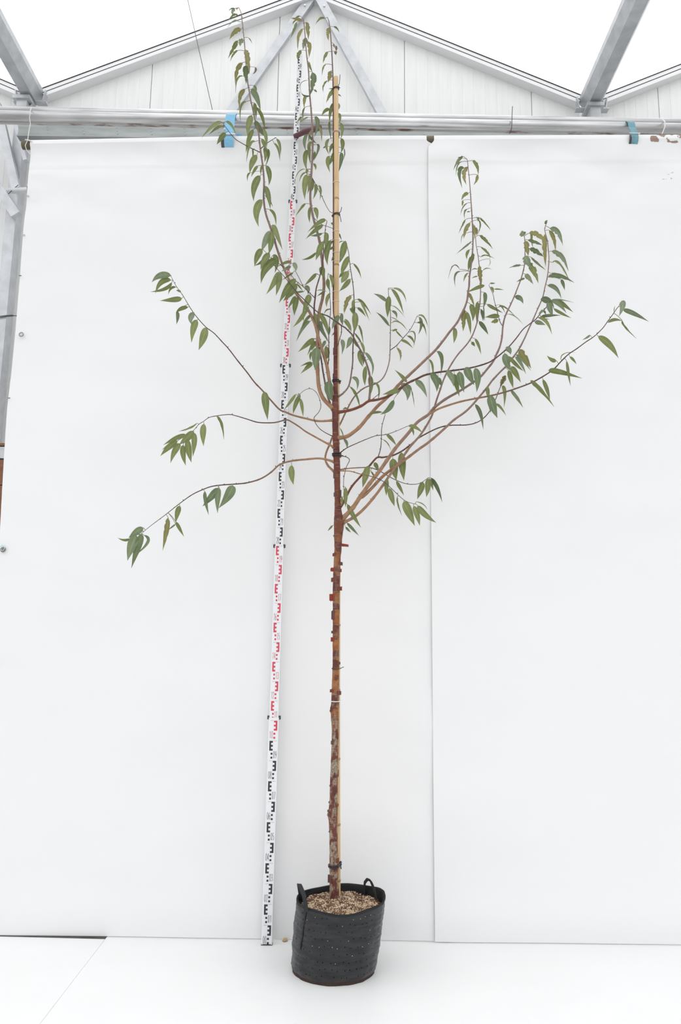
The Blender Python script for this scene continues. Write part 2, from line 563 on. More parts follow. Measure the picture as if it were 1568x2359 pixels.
e = 0.0012
v, f = slab([(-6, -6), (seam_x(-6) - e, -6), (seam_x(yb) - e, yb), (-6, yb + sl * (-6 - g0.x))], -0.014, 0.0)
mesh('floor_board', v, f, M['board'], fl)
v, f = slab([(seam_x(-6) + e, -6), (6, -6), (6, YT + 0.5), (seam_x(YT + 0.5), YT + 0.5)], -0.014, 0.0)
mesh('floor_board', v, f, M['board'], fl)

# ---- gable wall with rib panels
AP, VL, VR = at(727, -4, YG), at(78, 232, YG), at(1350, 252, YG)
zr = AP.z
zv = (VL.z + VR.z) / 2
xa = AP.x
HB = (VR.x - VL.x) / 2
xa = (VR.x + VL.x) / 2 * 0.5 + xa * 0.5


def roof_z(x):
    k = round((x - xa) / (2 * HB))
    d = abs(x - (xa + k * 2 * HB)) / HB
    return zr + (zv - zr) * d


wx = [xa + i * HB for i in range(-3, 4)]            # the backing follows the roof slopes
wv = [(x, y, z) for x in wx for y in (YG + 0.02, YG + 0.10) for z in (-0.01, roof_z(x) - 0.02)]
wf = [(0, 1, 3, 2), (24, 26, 27, 25)]
for i in range(6):
    a = i * 4
    wf += [(a, a + 4, a + 5, a + 1), (a + 2, a + 3, a + 7, a + 6), (a + 1, a + 5, a + 7, a + 3), (a, a + 2, a + 6, a + 4)]
wall = mesh('wall_back', wv, wf, M['panel_gap'])
tag(wall, 'white ribbed panel gable wall behind the tarpaulins', 'wall', kind='structure')
jx = [at(px, 200, YG).x for px in (348, 640, 930, 1224, 1514)]
pw = (jx[-1] - jx[0]) / 4
k0 = -6
while jx[0] + k0 * pw < 7:
    xl, xr = jx[0] + k0 * pw + 0.0022, jx[0] + (k0 + 1) * pw - 0.0022
    k0 += 1
    if xr < -7: continue
    mb = MB()
    nr = 11
    # profile across: ribs with narrow grooves
    prof = []
    for i in range(nr):
        a, b_ = xl + (xr - xl) * i / nr, xl + (xr - xl) * (i + 1) / nr
        g = 0.0025
        prof += [(a, YG + 0.0025), (a + g, YG), (b_ - g, YG), (b_, YG + 0.0025)]
    vv, ff = [], []
    for (x, y) in prof:
        vv += [(x, y, 0.0), (x, y, min(roof_z(x), zr) - 0.03)]
    for i in range(len(prof) - 1):
        ff.append((2 * i, 2 * i + 2, 2 * i + 3, 2 * i + 1))
    vv += [(xr, YG + 0.02, 0), (xr, YG + 0.02, roof_z(xr) - 0.03), (xl, YG + 0.02, 0), (xl, YG + 0.02, roof_z(xl) - 0.03)]
    n = len(prof) * 2
    ff.append((n - 2, n, n + 1, n - 1))
    ff.append((n + 2, 0, 1, n + 3))
    mesh('panel', vv, ff, M['panel'], wall)

MB().box((xa - 0.10, YG - 0.095, zr - 0.06), (xa + 0.10, YG - 0.02, zr + 0.03)).build('ridge_plate', M['galv'], wall)
# ---- rake trims, roof sheets, gutters
tn = 0
for k in (-1, 0, 1):
    xc = xa + k * 2 * HB
    for s in (-1, 1):
        A = Vector((xc, YG, zr)); B = Vector((xc + s * HB, YG, zv))
        d = (B - A).normalized()
        nrm = Vector((0, 1, 0)).cross(d) * (1 if s > 0 else -1)
        if nrm.z < 0: nrm = -nrm
        tn += 1
        B2 = B - d * 0.09
        t0 = MB().bar(A + Vector((0, -0.045, 0)) + nrm * -0.004, B2 + Vector((0, -0.045, 0)) + nrm * -0.004, nrm, 0.030, 0.09).build('trim_%d' % tn, M['alu'])
        tag(t0, 'white aluminium rake trim along the gable slope', 'trim', kind='structure')
        MB().bar(A + Vector((0, -0.05, 0)) + nrm * 0.0155, B2 + Vector((0, -0.05, 0)) + nrm * 0.0155, nrm, 0.0045, 0.0912).build('seal', M['rubber'], t0)
        MB().bar(A + Vector((0, -0.04, 0)) + nrm * -0.0225, B2 + Vector((0, -0.04, 0)) + nrm * -0.0225, nrm, 0.0065, 0.1010).build('seal', M['rubber'], t0)
        MB().bar(A + Vector((0, -0.0445, 0)) + nrm * -0.041, B2 + Vector((0, -0.0445, 0)) + nrm * -0.041, nrm, 0.032, 0.089).build('lower_lip', M['alu'], t0)
        # roof sheet
        y0, y1 = -9.0, YG + 0.02
        a0 = A + nrm * 0.024; b0 = B + nrm * 0.024
        vv = [(a0.x, y0, a0.z), (b0.x, y0, b0.z), (b0.x, y1, b0.z), (a0.x, y1, a0.z)]
        ro = mesh('ceiling', vv, [(0, 1, 2, 3)], M['roof'])
        tag(ro, 'translucent white greenhouse roof slope', 'roof', kind='structure')


def gutter(xc, lab):
    zt = zv + 0.02
    # cross-section at the valley, open tray, extruded towards the viewer
    pr = [(-0.095, zt + 0.02), (-0.090, zt - 0.02), (-0.045, zt - 0.095), (0.045, zt - 0.095), (0.090, zt - 0.02), (0.095, zt + 0.02)]
    pin = [(x * 0.94, z + 0.004) for x, z in reversed(pr)]
    poly = pr + pin
    n = len(poly)
    vv, ff = [], []
    for y in (YG - 0.05, -8.0):
        vv += [(xc + x, y, z) for x, z in poly]
    for i in range(n):
        ff.append((i, (i + 1) % n, n + (i + 1) % n, n + i))
    ff += [tuple(range(n)), tuple(range(2 * n - 1, n - 1, -1))]
    r = empty('roof_gutter', (xc, YG - 0.05, zt - 0.1), lab, 'gutter', 'roof gutters')
    mesh('channel', vv, ff, M['galv'], r)
    # end brackets and bolts at the gable
    for s in (-1, 1):
        b = MB()
        b.bar((xc + s * 0.11, YG - 0.09, zt - 0.105), (xc + s * 0.125, YG - 0.09, zt + 0.0), (0, 1, 0), 0.06, 0.008)
        b.bar((xc + s * 0.05, YG - 0.09, zt - 0.105), (xc + s * 0.135, YG - 0.09, zt - 0.105), (0, 1, 0), 0.06, 0.008)
        b.build('bracket', M['galv'], r)
    sk = MB()
    for rr in (0.033, 0.030):
        sk.tube([(xc, YG - 0.13, zt - 0.129), (xc, YG - 0.05, zt - 0.129)], rr, 16, cap=False)
    sk.add([(xc + rr * math.cos(a * math.pi / 8), YG - 0.13, zt - 0.129 + rr * math.sin(a * math.pi / 8)) for rr in (0.033, 0.030) for a in range(16)],
           [(a, (a + 1) % 16, 16 + (a + 1) % 16, 16 + a) for a in range(16)])
    sk.build('drain_socket', M['galv'], r)
    return r


gutter(xa - HB, 'galvanised roof gutter running out from the post with the lattice braces')
gutter(xa + HB, 'galvanised roof gutter running out above the teal strap')


def post(px, lab, brackets):
    c = at(px, 512, YG - 0.12)
    zt = zv - 0.1
    r = empty('gutter_post', (c.x, YG - 0.12, -0.014), lab, 'post', 'steel posts under the gutters')
    MB().box((c.x - 0.042, YG - 0.18, -0.014), (c.x + 0.042, YG - 0.06, zt)).build('shaft', M['galv'], r)
    MB().box((c.x - 0.07, YG - 0.2, zt - 0.02), (c.x + 0.07, YG - 0.04, zt + 0.01)).build('cap_plate', M['galv'], r)
    return r


pl = post(31, 'galvanised steel post with lattice braces beside the tarpaulin hem', True)
xg = xa + HB
r = empty('gutter_post', (xg, YG - 0.12, -0.014), 'galvanised steel post under the gutter above the teal strap', 'post', 'steel posts under the gutters')
MB().box((xg - 0.042, YG - 0.18, -0.014), (xg + 0.042, YG - 0.06, zv - 0.1)).build('shaft', M['galv'], r)
MB().box((xg - 0.07, YG - 0.2, zv - 0.12), (xg + 0.07, YG - 0.04, zv - 0.09)).build('cap_plate', M['galv'], r)

# lattice members seen past the left hem, fixed to the post (parts of it)
YB = YG - 0.24
for a, b_, wd in (((-6, 242), (38, 436), 0.062), ((-110, 277), (38, 497), 0.075), ((33, 272), (60, 372), 0.03)):
    MB().bar(at(*a, YB), at(*b_, YB), (1, 0, 0), wd, 0.05).build('brace', M['galv'], pl)
st = empty('pipe_stub', at(20, 440, YT + 0.16), 'short grey pipe stub tied to the tarpaulin hem with black cord', 'pipe')
MB().tube([at(20, 440, YT + 0.14), at(68, 438, YT + 0.05)], 0.0175, 16).build('tube', M['galv'], st, smooth=False)
MB().tube([at(19, 447, YT + 0.115), at(30, 436, YT + 0.10), at(42, 426, YT + 0.115)], 0.002, 6).build('tie_wire', M['tie'], st)
MB().tube([at(62.5, 430, YT + 0.03), at(63, 440, YT + 0.026), at(64, 452, YT + 0.03)], 0.0022, 6).build('tie_wire', M['tie'], st)
MB().tube([at(66.5, 431, YT + 0.03), at(67, 440, YT + 0.026), at(67, 446, YT + 0.03)], 0.0022, 6).build('tie_wire', M['tie'], st)
# wire round the post + tie to hem
wt = MB().tube([at(-4, 732, YG - 0.19), at(14, 729, YG - 0.19), at(28, 728, YG - 0.19), at(38, 727, YG - 0.10)], 0.003, 6)
wt.tube([at(-4, 729, YG - 0.19), at(14, 727, YG - 0.19), at(28, 726, YG - 0.19), at(38, 728, YG - 0.10)], 0.003, 6)
tag(wt.build('tie_wire', M['tie']), 'black wire wound around the galvanised post', 'wire')

# perforated beam behind the pipes
zb0, zb1 = at(500, 319, YG - 0.35).z, at(500, 276, YG - 0.35).z
bm_ = empty('perforated_beam', (0, YG - 0.35, zb0), 'grey green perforated steel beam between the pipes and the tarpaulins', 'beam')
bx0 = at(42, 300, YG - 0.35).x
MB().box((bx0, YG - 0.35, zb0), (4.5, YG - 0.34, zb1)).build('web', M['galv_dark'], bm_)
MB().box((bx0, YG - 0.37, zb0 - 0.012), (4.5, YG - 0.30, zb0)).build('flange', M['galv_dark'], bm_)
lit_beads = MB()  # bright steel beads stand in for light showing through the beam's holes
for px in (108, 190, 268, 346, 424, 502, 582, 661, 740, 820, 898, 976):
    for j in range(4):
        p = at(px + j * 1.6, 292 + j * 7 + (px - 100) * 0.012, YG - 0.352)
        lit_beads.ball(p, 0.0042, 6)
tag(lit_beads.build('lit_hole_beads', M['steel'], bm_), kind='stuff')

# gable braces
for a, b_, sgn, lab in (((716, -6), (527, 262), -1, 'galvanised diagonal brace from the gable apex down towards the light blue strap'),
                        ((735, -6), (886, 272), 1, 'galvanised diagonal brace from the gable apex down past the bamboo tip')):
    r = empty('gable_brace', at(*b_, YG - 0.06), lab, 'brace', 'gable braces')
    A, B = at(*a, YG - 0.06 - (0.05 if sgn > 0 else 0)), at(*b_, YG - 0.06 - (0.05 if sgn > 0 else 0))
    B = B + (B - A) * 0.12
    MB().bar(A, B, (1, 0, 0), 0.075, 0.006).build('face', M['galv'], r)
    off = Vector((0.036 if sgn < 0 else -0.036, 0.02, 0))
    MB().bar(A + off, B + off, (0, 1, 0), 0.045, 0.006).build('flange', M['galv'], r)
    d = (B - A).normalized()
    MB().tube([A + d * 0.10 + Vector((0, -0.002, 0)), A + d * 0.10 + Vector((0, -0.014, 0))], 0.009, 6).build('bolt', M['steel'], r)
w_ = MB().tube([at(431, -6, 4.9), at(491, 262, 4.9)], 0.0022, 5)
tag(w_.build('hanging_wire', M['dark_tube']), 'thin dark wire slanting down across the roof trim', 'wire')

# ---- pipes that carry the tarpaulins
PX0, PX1 = -2.9, 2.9


def pipe_pts(ya, yb_, Y):
    a, b_ = at(0, ya, Y), at(1568, yb_, Y)
    d = b_ - a
    return [a - d * 0.15, b_ + d * 0.15]


def pipe(ya, yb_, Y, r, m, lab):
    o = MB().tube(pipe_pts(ya, yb_, Y), r, 24).build('steel_pipe', M[m])
    for p in o.data.polygons: p.use_smooth = len(p.vertices) == 4
    return tag(o, lab, 'pipe', 'horizontal steel pipes')


YP = YT + 0.02
pipe(266, 296, YP, 0.030, 'pipe', 'thick grey steel pipe carrying the straps above the tarpaulins')
pipe(255, 283.5, YP + 0.070, 0.026, 'pipe', 'grey steel pipe tucked behind the thick pipe, slightly higher')
pipe(279, 306, YP + 0.052, 0.019, 'pipe_dirty', 'rust-spotted steel pipe just below and behind the thick pipe')

# ---- tarpaulins
TUBE_R = 0.026
TL = at(52, 335, YT)                       # tube ends / line
TM = at(540, 325.5, YT)
TR = at(1568, 322, YT)


def tube_c(x):
    if x < TM.x:
        t = (x - TL.x) / (TM.x - TL.x)
        return TL.z + (TM.z - TL.z) * t
    t = (x - TM.x) / (TR.x - TM.x)
    return TM.z + (TR.z - TM.z) * t


edge_px = [(74, 327), (70, 376), (64, 440), (55, 520), (46, 640), (34, 780), (17, 940), (10, 1050), (0, 1225), (-14, 1500), (-42, 2100), (-45, 2162)]
edge = sorted([(at(x, y, YT).z, at(x, y, YT).x) for x, y in edge_px])


def edge_x(z):
    if z <= edge[0][0]: return edge[0][1]
    for (z0, x0), (z1, x1) in zip(edge, edge[1:]):
        if z <= z1: return x0 + (x1 - x0) * (z - z0) / (z1 - z0)
    return edge[-1][1]


def wrinkle(x, z, seed, ztop):
    v = noise.noise(Vector((x * 0.9 + seed, z * 2.2, 1.3))) * 0.009
    v += noise.noise(Vector((x * 2.3 + seed, z * 6.0, 7.1))) * 0.0034
    top = math.exp(-((ztop - z) / 0.45) ** 2)
    v += top * (noise.noise(Vector((x * 2.1 + seed, z * 4.0, 3.7))) * 0.022 + noise.noise(Vector((x * 5.0, z * 9.0, seed))) * 0.009)
    v += -0.012 * math.exp(-((z - 0.10) / 0.10) ** 2)       # lower hem bellies forward a little
    return v


def tarp(name, lab, xleft, xright, seed, yoff, stains):
    nx, nz = 110, 150
    vv, tt = [], []
    rows = []
    for i in range(nx + 1):
        s = i / nx
        colv = []
        zc = None
        # path: behind the tube, over the top, down the front
        for a in (200, 160, 130, 100, 70, 40, 10, -15):
            colv.append(('a', a))
        for j in range(nz + 1):
            colv.append(('z', j / nz))
        rows.append(colv)
    ncol = len(rows[0])
    for i in range(nx + 1):
        s = i / nx
        for (k, q) in rows[i]:
            if k == 'a':
                zz = 4.5
                x = xleft(zz) + (xright(zz) - xleft(zz)) * s
                zc = tube_c(x)
                ang = math.radians(q)
                R = TUBE_R + 0.003
                p = Vector((x, YT - R * math.cos(ang), zc + R * math.sin(ang)))
            else:
                zt = 4.5
                xm = xleft(zt) + (xright(zt) - xleft(zt)) * s
                ztop = tube_c(xm) - 0.012
                z = ztop * (1 - q ** 1.7) + 0.0045 * q ** 1.7
                x = xleft(z) + (xright(z) - xleft(z)) * s
                d = ztop - z
                ease = math.exp(-d / 0.045)
                y = YT + yoff * (1 - ease) - (TUBE_R + 0.003) * ease + wrinkle(x, z, seed, ztop) * (1 - ease)
                if d < 0.145: y -= 0.004 * (1 - ease)        # pocket seam
                dl = x - xleft(z)
                if dl < 0.16 and seed < 5:
                    y += 0.0018 * math.sin(z * 62 + noise.noise(Vector((z * 9, 0, 0))) * 5) * math.exp(-((dl - 0.05) / 0.05) ** 2)
                p = Vector((x, y, max(z, 0.0045)))
            vv.append(p)
            st = 0.0
            if stains:
                st = max(0, min(1, (p.x - 1.73) / 0.12)) * max(0, min(1, (p.z - 4.455) / 0.03)) * 1.0
                if 1.9 < p.x < 1.99 and 4.24 < p.z < 4.29: st = 0.9
            tt.append(st)
    ff = []
    for i in range(nx):
        for j in range(ncol - 1):
            a = i * ncol + j
            ff.append((a, a + 1, a + ncol + 1, a + ncol))
    return tag(mesh(name, vv, ff, tarp_mat(stains), None, None, True, tat=tt), lab, 'tarpaulin', 'white tarpaulins')


xs0 = at(981, 320, YT).x
xs1 = at(998, 320, YT).x


def sstep(z):
    t = max(0.0, min(1.0, (4.475 - z) / 0.05))
    return t * t * (3 - 2 * t)


def seam_right(z): return xs0 + (xs1 + 0.05 - xs0) * sstep(z)


def seam_left(z): return xs1 + (xs0 + 0.010 - xs1) * sstep(z)


ta = tarp('tarpaulin', 'white tarpaulin with eyelets along its crinkled hem, hung behind the measuring staff', edge_x, seam_right, 2.0, 0.0, False)
tb = tarp('tarpaulin', 'white tarpaulin with flaking brown patches on its rolled top, behind the spreading branches', seam_left, lambda z: 2.7, 9.0, -0.011, True)
# carrying tube
tu = empty('carrier_tube', (TL.x, YT, TL.z), 'olive brown steel tube rolled into the top of the tarpaulins', 'tube')
MB().tube([TL, TM], TUBE_R - 0.001, 18).build('tube_section', M['olive_tube'], tu, smooth=False)
MB().tube([TM, TR + (TR - TM) * 0.15], TUBE_R - 0.001, 18).build('tube_section', M['olive_tube'], tu, smooth=False)


def torus(c, R, r, nrm, n=20, m=8):
    nrm = Vector(nrm).normalized()
    u = nrm.cross(Vector((0, 0, 1))).normalized(); w2 = nrm.cross(u)
    pts = [Vector(c) + u * R * math.cos(2 * math.pi * i / n) + w2 * R * math.sin(2 * math.pi * i / n) for i in range(n)]
    vv, ff = [], []
    for i in range(n):
        rad = (pts[i] - Vector(c)).normalized()
        for j in range(m):
            a = 2 * math.pi * j / m
            vv.append(pts[i] + rad * r * math.cos(a) + nrm * r * math.sin(a))
    for i in range(n):
        for j in range(m):
            ff.append((i * m + j, i * m + (j + 1) % m, ((i + 1) % n) * m + (j + 1) % m, ((i + 1) % n) * m + j))
    return vv, ff


for (px, py, R) in ((49, 770.5, 0.0115), (7, 1266, 0.0125), (55.5, 542, 0.005), (64.5, 452, 0.005)):
    p = at(px, py, YT - 0.012)
    v, f = torus(p, R, R * 0.26, (0, 1, 0.0))
    ey = mesh('eyelet', v, f, M['eyelet'], ta, smooth=True)
    if px == 7:
        bm2 = bmesh.new(); bm2.from_mesh(ta.data)
        lc = p - wpos(ta)
        reg = [f_ for f_ in bm2.faces if min(v_.co.x for v_ in f_.verts) < lc.x + R and max(v_.co.x for v_ in f_.verts) > lc.x - R
               and min(v_.co.z for v_ in f_.verts) < lc.z + R and max(v_.co.z for v_ in f_.verts) > lc.z - R]
        rs = set(reg)
        outer = [e_ for e_ in {e_ for f_ in reg for e_ in f_.edges} if sum(1 for f_ in e_.link_faces if f_ in rs) == 1]
        yy = sum(v_.co.y for f_ in reg for v_ in f_.verts) / (4 * len(reg))
        ring = [bm2.verts.new((lc.x + R * 0.9 * math.cos(a * math.pi / 8), yy, lc.z + R * 0.9 * math.sin(a * math.pi / 8))) for a in range(16)]
        inner_e = [bm2.edges.new((ring[a], ring[(a + 1) % 16])) for a in range(16)]
        bmesh.ops.delete(bm2, geom=reg, context='FACES_ONLY')
        res = bmesh.ops.triangle_fill(bm2, edges=outer + inner_e, use_beauty=True, normal=(0, -1, 0))
        for g_ in res['geom']:
            if isinstance(g_, bmesh.types.BMFace): g_.smooth = True
        bm2.to_mesh(ta.data); bm2.free(); ta.data.update()
cordp = [at(2, 1267, YT - 0.02), at(7, 1268, YT - 0.025), at(10, 1262, YT - 0.02), at(6, 1256, YT - 0.02), at(-4, 1262, YT - 0.02)]
tag(MB().tube([Vector(p) for p in catmull([tuple(q) for q in cordp], 0.004)], 0.0018, 6).build('cord', M['strap_pale']), 'thin pale blue cord threaded through the lowest hem eyelet', 'cord')
for (a, b_) in (((44, 635), (49, 635)), ((19, 917), (23, 917))):
    tag(MB().tube([at(*a, YT - 0.008), at(*b_, YT - 0.014)], 0.0022, 6).build('hem_tie', M['tie']), 'tiny black tie poking through the tarpaulin hem beside the post', 'tie', 'black hem ties')

# ---- straps and cords round pipe and tube


def strap(pxc, wid, mats, lab, pc, labels=True):
    """webbing loop: over the thick pipe, down, under the carrier tube"""
    P = at(pxc, 266 + (pxc / 1568) * 30, YP)
    x = P.x
    C = Vector((x, YT - 0.002, tube_c(x) - 0.009))
    RP, RC = 0.033, TUBE_R + 0.017
    r = empty('lashing_strap', (x, YT - 0.03, C.z - RC), lab, 'strap', 'blue lashing straps')
    path = []
    for a in range(-20, 185, 15):          # over pipe from the back to the front
        an = math.radians(a)
        path.append((P.y + RP * math.cos(an), P.z + RP * math.sin(an)))
    path.append((P.y - RP - 0.006, P.z - 0.03))
    n_pale = len(path)
    for a in range(170, 400, 15):
        an = math.radians(a)
        path.append((C.y + RC * math.cos(an) - 0.002, C.z + RC * math.sin(an)))

    def band(pts, wd, xo, m, nm, skew=0.0):
        vv, ff = [], []
        N = len(pts)
        for i, (y, z) in enumerate(pts):
            sx = xo + skew * i / max(1, N - 1)
            y2, z2 = pts[min(i + 1, N - 1)]; y1, z1 = pts[max(i - 1, 0)]
            ty, tz = y2 - y1, z2 - z1
            L = math.hypot(ty, tz) or 1
            ny, nz_ = tz / L * 0.0016, -ty / L * 0.0016
            for dx_ in (-wd / 2, wd / 2):
                for s in (-1, 1):
                    vv.append((x + sx + dx_, y + ny * s, z + nz_ * s))
        for i in range(N - 1):
            a = i * 4
            ff += [(a, a + 4, a + 6, a + 2), (a + 1, a + 3, a + 7, a + 5), (a, a + 1, a + 5, a + 4), (a + 2, a + 6, a + 7, a + 3)]
        ff += [(0, 2, 3, 1), (N * 4 - 4, N * 4 - 3, N * 4 - 1, N * 4 - 2)]
        return mesh(nm, vv, ff, m, r)
    band(path[:n_pale + 1], wid, 0, mats[0], 'upper_band', pc)
    band(path[n_pale:], wid, pc, mats[1], 'lower_band')
    capx = x + pc - wid * 0.62
    cp = []
    for a in range(170, 375, 15):
        an = math.radians(a)
        cp.append((C.y + (RC + 0.002) * math.cos(an), C.z + (RC + 0.002) * math.sin(an)))
    band(cp, wid * 0.32, pc - wid * 0.60, M['dark_tube'], 'end_wrap')
    return r, x, P, C


r, x, P, C = strap(540, 0.058, (M['strap'], M['strap']), 'light blue lashing strap hanging from the pipe behind the drooping leaves', -0.022)
bk = MB().tube([(x - 0.045, YT - 0.05, C.z + 0.022), (x + 0.02, YT - 0.05, C.z + 0.020)], 0.0055, 8)
bk.ball((x - 0.047, YT - 0.052, C.z + 0.05), 0.008, 8)
bk.build('buckle', M['steel'], r)
MB().box((x + 0.012, YT + 0.035, C.z + 0.02), (x + 0.045, YT + 0.045, C.z + 0.085)).build('loose_end', M['strap'], r)
r, x, P, C = strap(1442, 0.042, (M['strap_teal'], M['strap_teal']), 'faded teal lashing strap with steel buckle above the flaking tarpaulin', 0.022)
MB().tube([(x - 0.012, YT - 0.045, C.z + 0.020), (x + 0.055, YT - 0.045, C.z + 0.020)], 0.004, 8).build('buckle', M['steel'], r)


def cord(pts, rad, m, name, lab, cat, group=None):
    P3 = catmull([tuple(at(a, b_, Y)) for a, b_, Y in pts], 0.01)
    return tag(MB().tube([Vector(p) for p in P3], rad, 6).build(name, m), lab, cat, group)


cord([(72, 247, YP + 0.04), (70, 256, YP - 0.035), (68, 272, YP - 0.036), (70, 285, YP - 0.03), (66, 305, YT - 0.02), (64, 322, YT - 0.034), (58, 335, YT - 0.034), (61, 345, YT - 0.02), (70, 355, YT - 0.02)], 0.0022, M['string'],
     'cord', 'white cord tying the olive tube end up to the pipe', 'cord')
cord([(58, 322, YT - 0.03), (66, 323, YT - 0.033), (74, 326, YT - 0.034)], 0.0035, M['string'], 'cord', 'knot of white cord on the olive tube end', 'cord')
cord([(1525, 275, YP + 0.03), (1531, 281, YP - 0.035), (1531, 292, YP - 0.036), (1524, 309, YP - 0.03)], 0.0035, M['string'], 'cord', 'white cord looped over the pipe near the flaking tarpaulin', 'cord')
cord([(1180, 245, YP - 0.03), (1179, 265, YP - 0.036), (1178.5, 283, YP - 0.036), (1178, 296, YP - 0.035), (1173, 308, YP - 0.02)], 0.0022, M['tie'], 'cable_tie', 'black cable tie with upright tail strapped round the thick pipe', 'cable tie')

# ---- things glimpsed past the hem at the left
rk = empty('wooden_rack', at(-10, 1200, YT + 0.35), 'brown wooden boards with a grey rail, glimpsed past the tarpaulin hem', 'rack')
for a, b_, m, nm in ((1020, 1027, 'wood', 'board'), (1028.5, 1056, 'galv', 'rail'), (1058, 1117, 'wood', 'board'), (1118, 1260, 'wood', 'base')):  # base: added block where there is only dark background in shade
    p0, p1 = at(-60, a, YT + 0.35), at(40, b_, YT + 0.35)
    MB().box((p0.x, YT + 0.35, p1.z), (p1.x, YT + 0.42, p0.z)).build(nm, M[m], rk)
MB().box((at(-60, 1260, YT + .35).x, YT + 0.35, -0.014), (at(40, 1260, YT + .35).x, YT + 0.42, at(0, 1260, YT + .35).z)).build('base', M['wood'], rk)  # lower part of the added base block, down to the floor

# ==================================================================  LEVELLING STAFF
HY = [(0, 2177), (.1, 2129), (.2, 2081.1), (.9, 1751.5), (1, 1705.8), (1.1, 1659.4), (2, 1258.4), (3, 842.7), (4, 465), (4.1, 430.8), (4.2, 396.5), (4.3, 362.1), (4.4, 328.5),
      (4.5, 295), (4.6, 262), (4.7, 229), (4.8, 196.5), (4.9, 164.5), (5.0, 132), (5.02, 126)]
XY = [(2177, 614.5), (1705, 629.5), (1258, 643.4), (842, 657.4), (465, 674.3), (295, 683), (126, 691)]
YS = 4.19


def lerp(tab, q):
    tab = sorted(tab)
    if q <= tab[0][0]: return tab[0][1]
    for (a, b_), (c, d) in zip(tab, tab[1:]):
        if q <= c: return b_ + (d - b_) * (q - a) / (c - a)
    return tab[-1][1]


def hpow(h):                   # smooth interpolation through the measured decimetres
    t = sorted(HY)
    for i in range(len(t) - 1):
        if h <= t[i + 1][0] or i == len(t) - 2:
            p0, p1, p2, p3 = t[max(i - 1, 0)], t[i], t[i + 1], t[min(i + 2, len(t) - 1)]
            m1 = (p2[1] - p0[1]) / (p2[0] - p0[0]); m2 = (p3[1] - p1[1]) / (p3[0] - p1[0])
            dh = p2[0] - p1[0]; s = (h - p1[0]) / dh
            return (2 * s ** 3 - 3 * s * s + 1) * p1[1] + (s ** 3 - 2 * s * s + s) * dh * m1 + (-2 * s ** 3 + 3 * s * s) * p2[1] + (s ** 3 - s * s) * dh * m2


def axis(h, Y):
    y = hpow(h)
    return at(lerp(XY, y), y, Y)


# straight axis in 3D: least distortion, end points + heights kept
SEC = [(0.0, 1.115, 0.053, 0.030), (1.115, 2.0, 0.0475, 0.026), (2.0, 3.0, 0.044, 0.022), (3.0, 4.0, 0.040, 0.018), (4.0, 5.02, 0.033, 0.014)]
staff = empty('levelling_staff', axis(0, YS), 'tall white telescopic measuring staff with black and red E markings', 'measuring staff')


def sec_of(h):
    for s in SEC:
        if h < s[1] - 1e-6: return s
    return SEC[-1]


def S(h, fr, w_, Y):
    return axis(h, Y) + X0 * ((fr - 0.5) * w_) * 1.0


DIG = {
    '0': [[(.5 + .42 * math.cos(a * math.pi / 8), .5 + .48 * math.sin(a * math.pi / 8)) for a in range(17)]],
    '1': [[(.25, .82), (.55, .98), (.55, .02)]],
    '2': [[(.1, .78), (.2, .93), (.5, .98), (.8, .92), (.88, .75), (.75, .5), (.1, .03), (.9, .03)]],
    '3': [[(.1, .85), (.4, .98), (.8, .9), (.85, .7), (.7, .54), (.4, .52)], [(.4, .52), (.75, .48), (.9, .28), (.8, .08), (.4, .02), (.1, .14)]],
    '4': [[(.65, .02), (.65, .98), (.08, .3), (.95, .3)]],
    '5': [[(.85, .97), (.2, .97), (.15, .55), (.5, .62), (.85, .5), (.9, .25), (.7, .06), (.4, .02), (.1, .12)]],
    '6': [[(.8, .95), (.45, .9), (.15, .55), (.1, .28), (.3, .04), (.6, .02), (.88, .15), (.9, .35), (.7, .55), (.4, .55), (.13, .35)]],
    '7': [[(.1, .97), (.9, .97), (.4, .02)]],
    '8': [[(.5, .54), (.18, .68), (.2, .9), (.5, .98), (.8, .9), (.82, .68), (.5, .54), (.1, .32), (.15, .08), (.5, .02), (.85, .08), (.9, .32), (.5, .54)]],
    '9': [[(.2, .05), (.55, .1), (.85, .45), (.9, .72), (.7, .96), (.4, .98), (.12, .85), (.1, .65), (.3, .45), (.6, .45), (.87, .65)]],
}
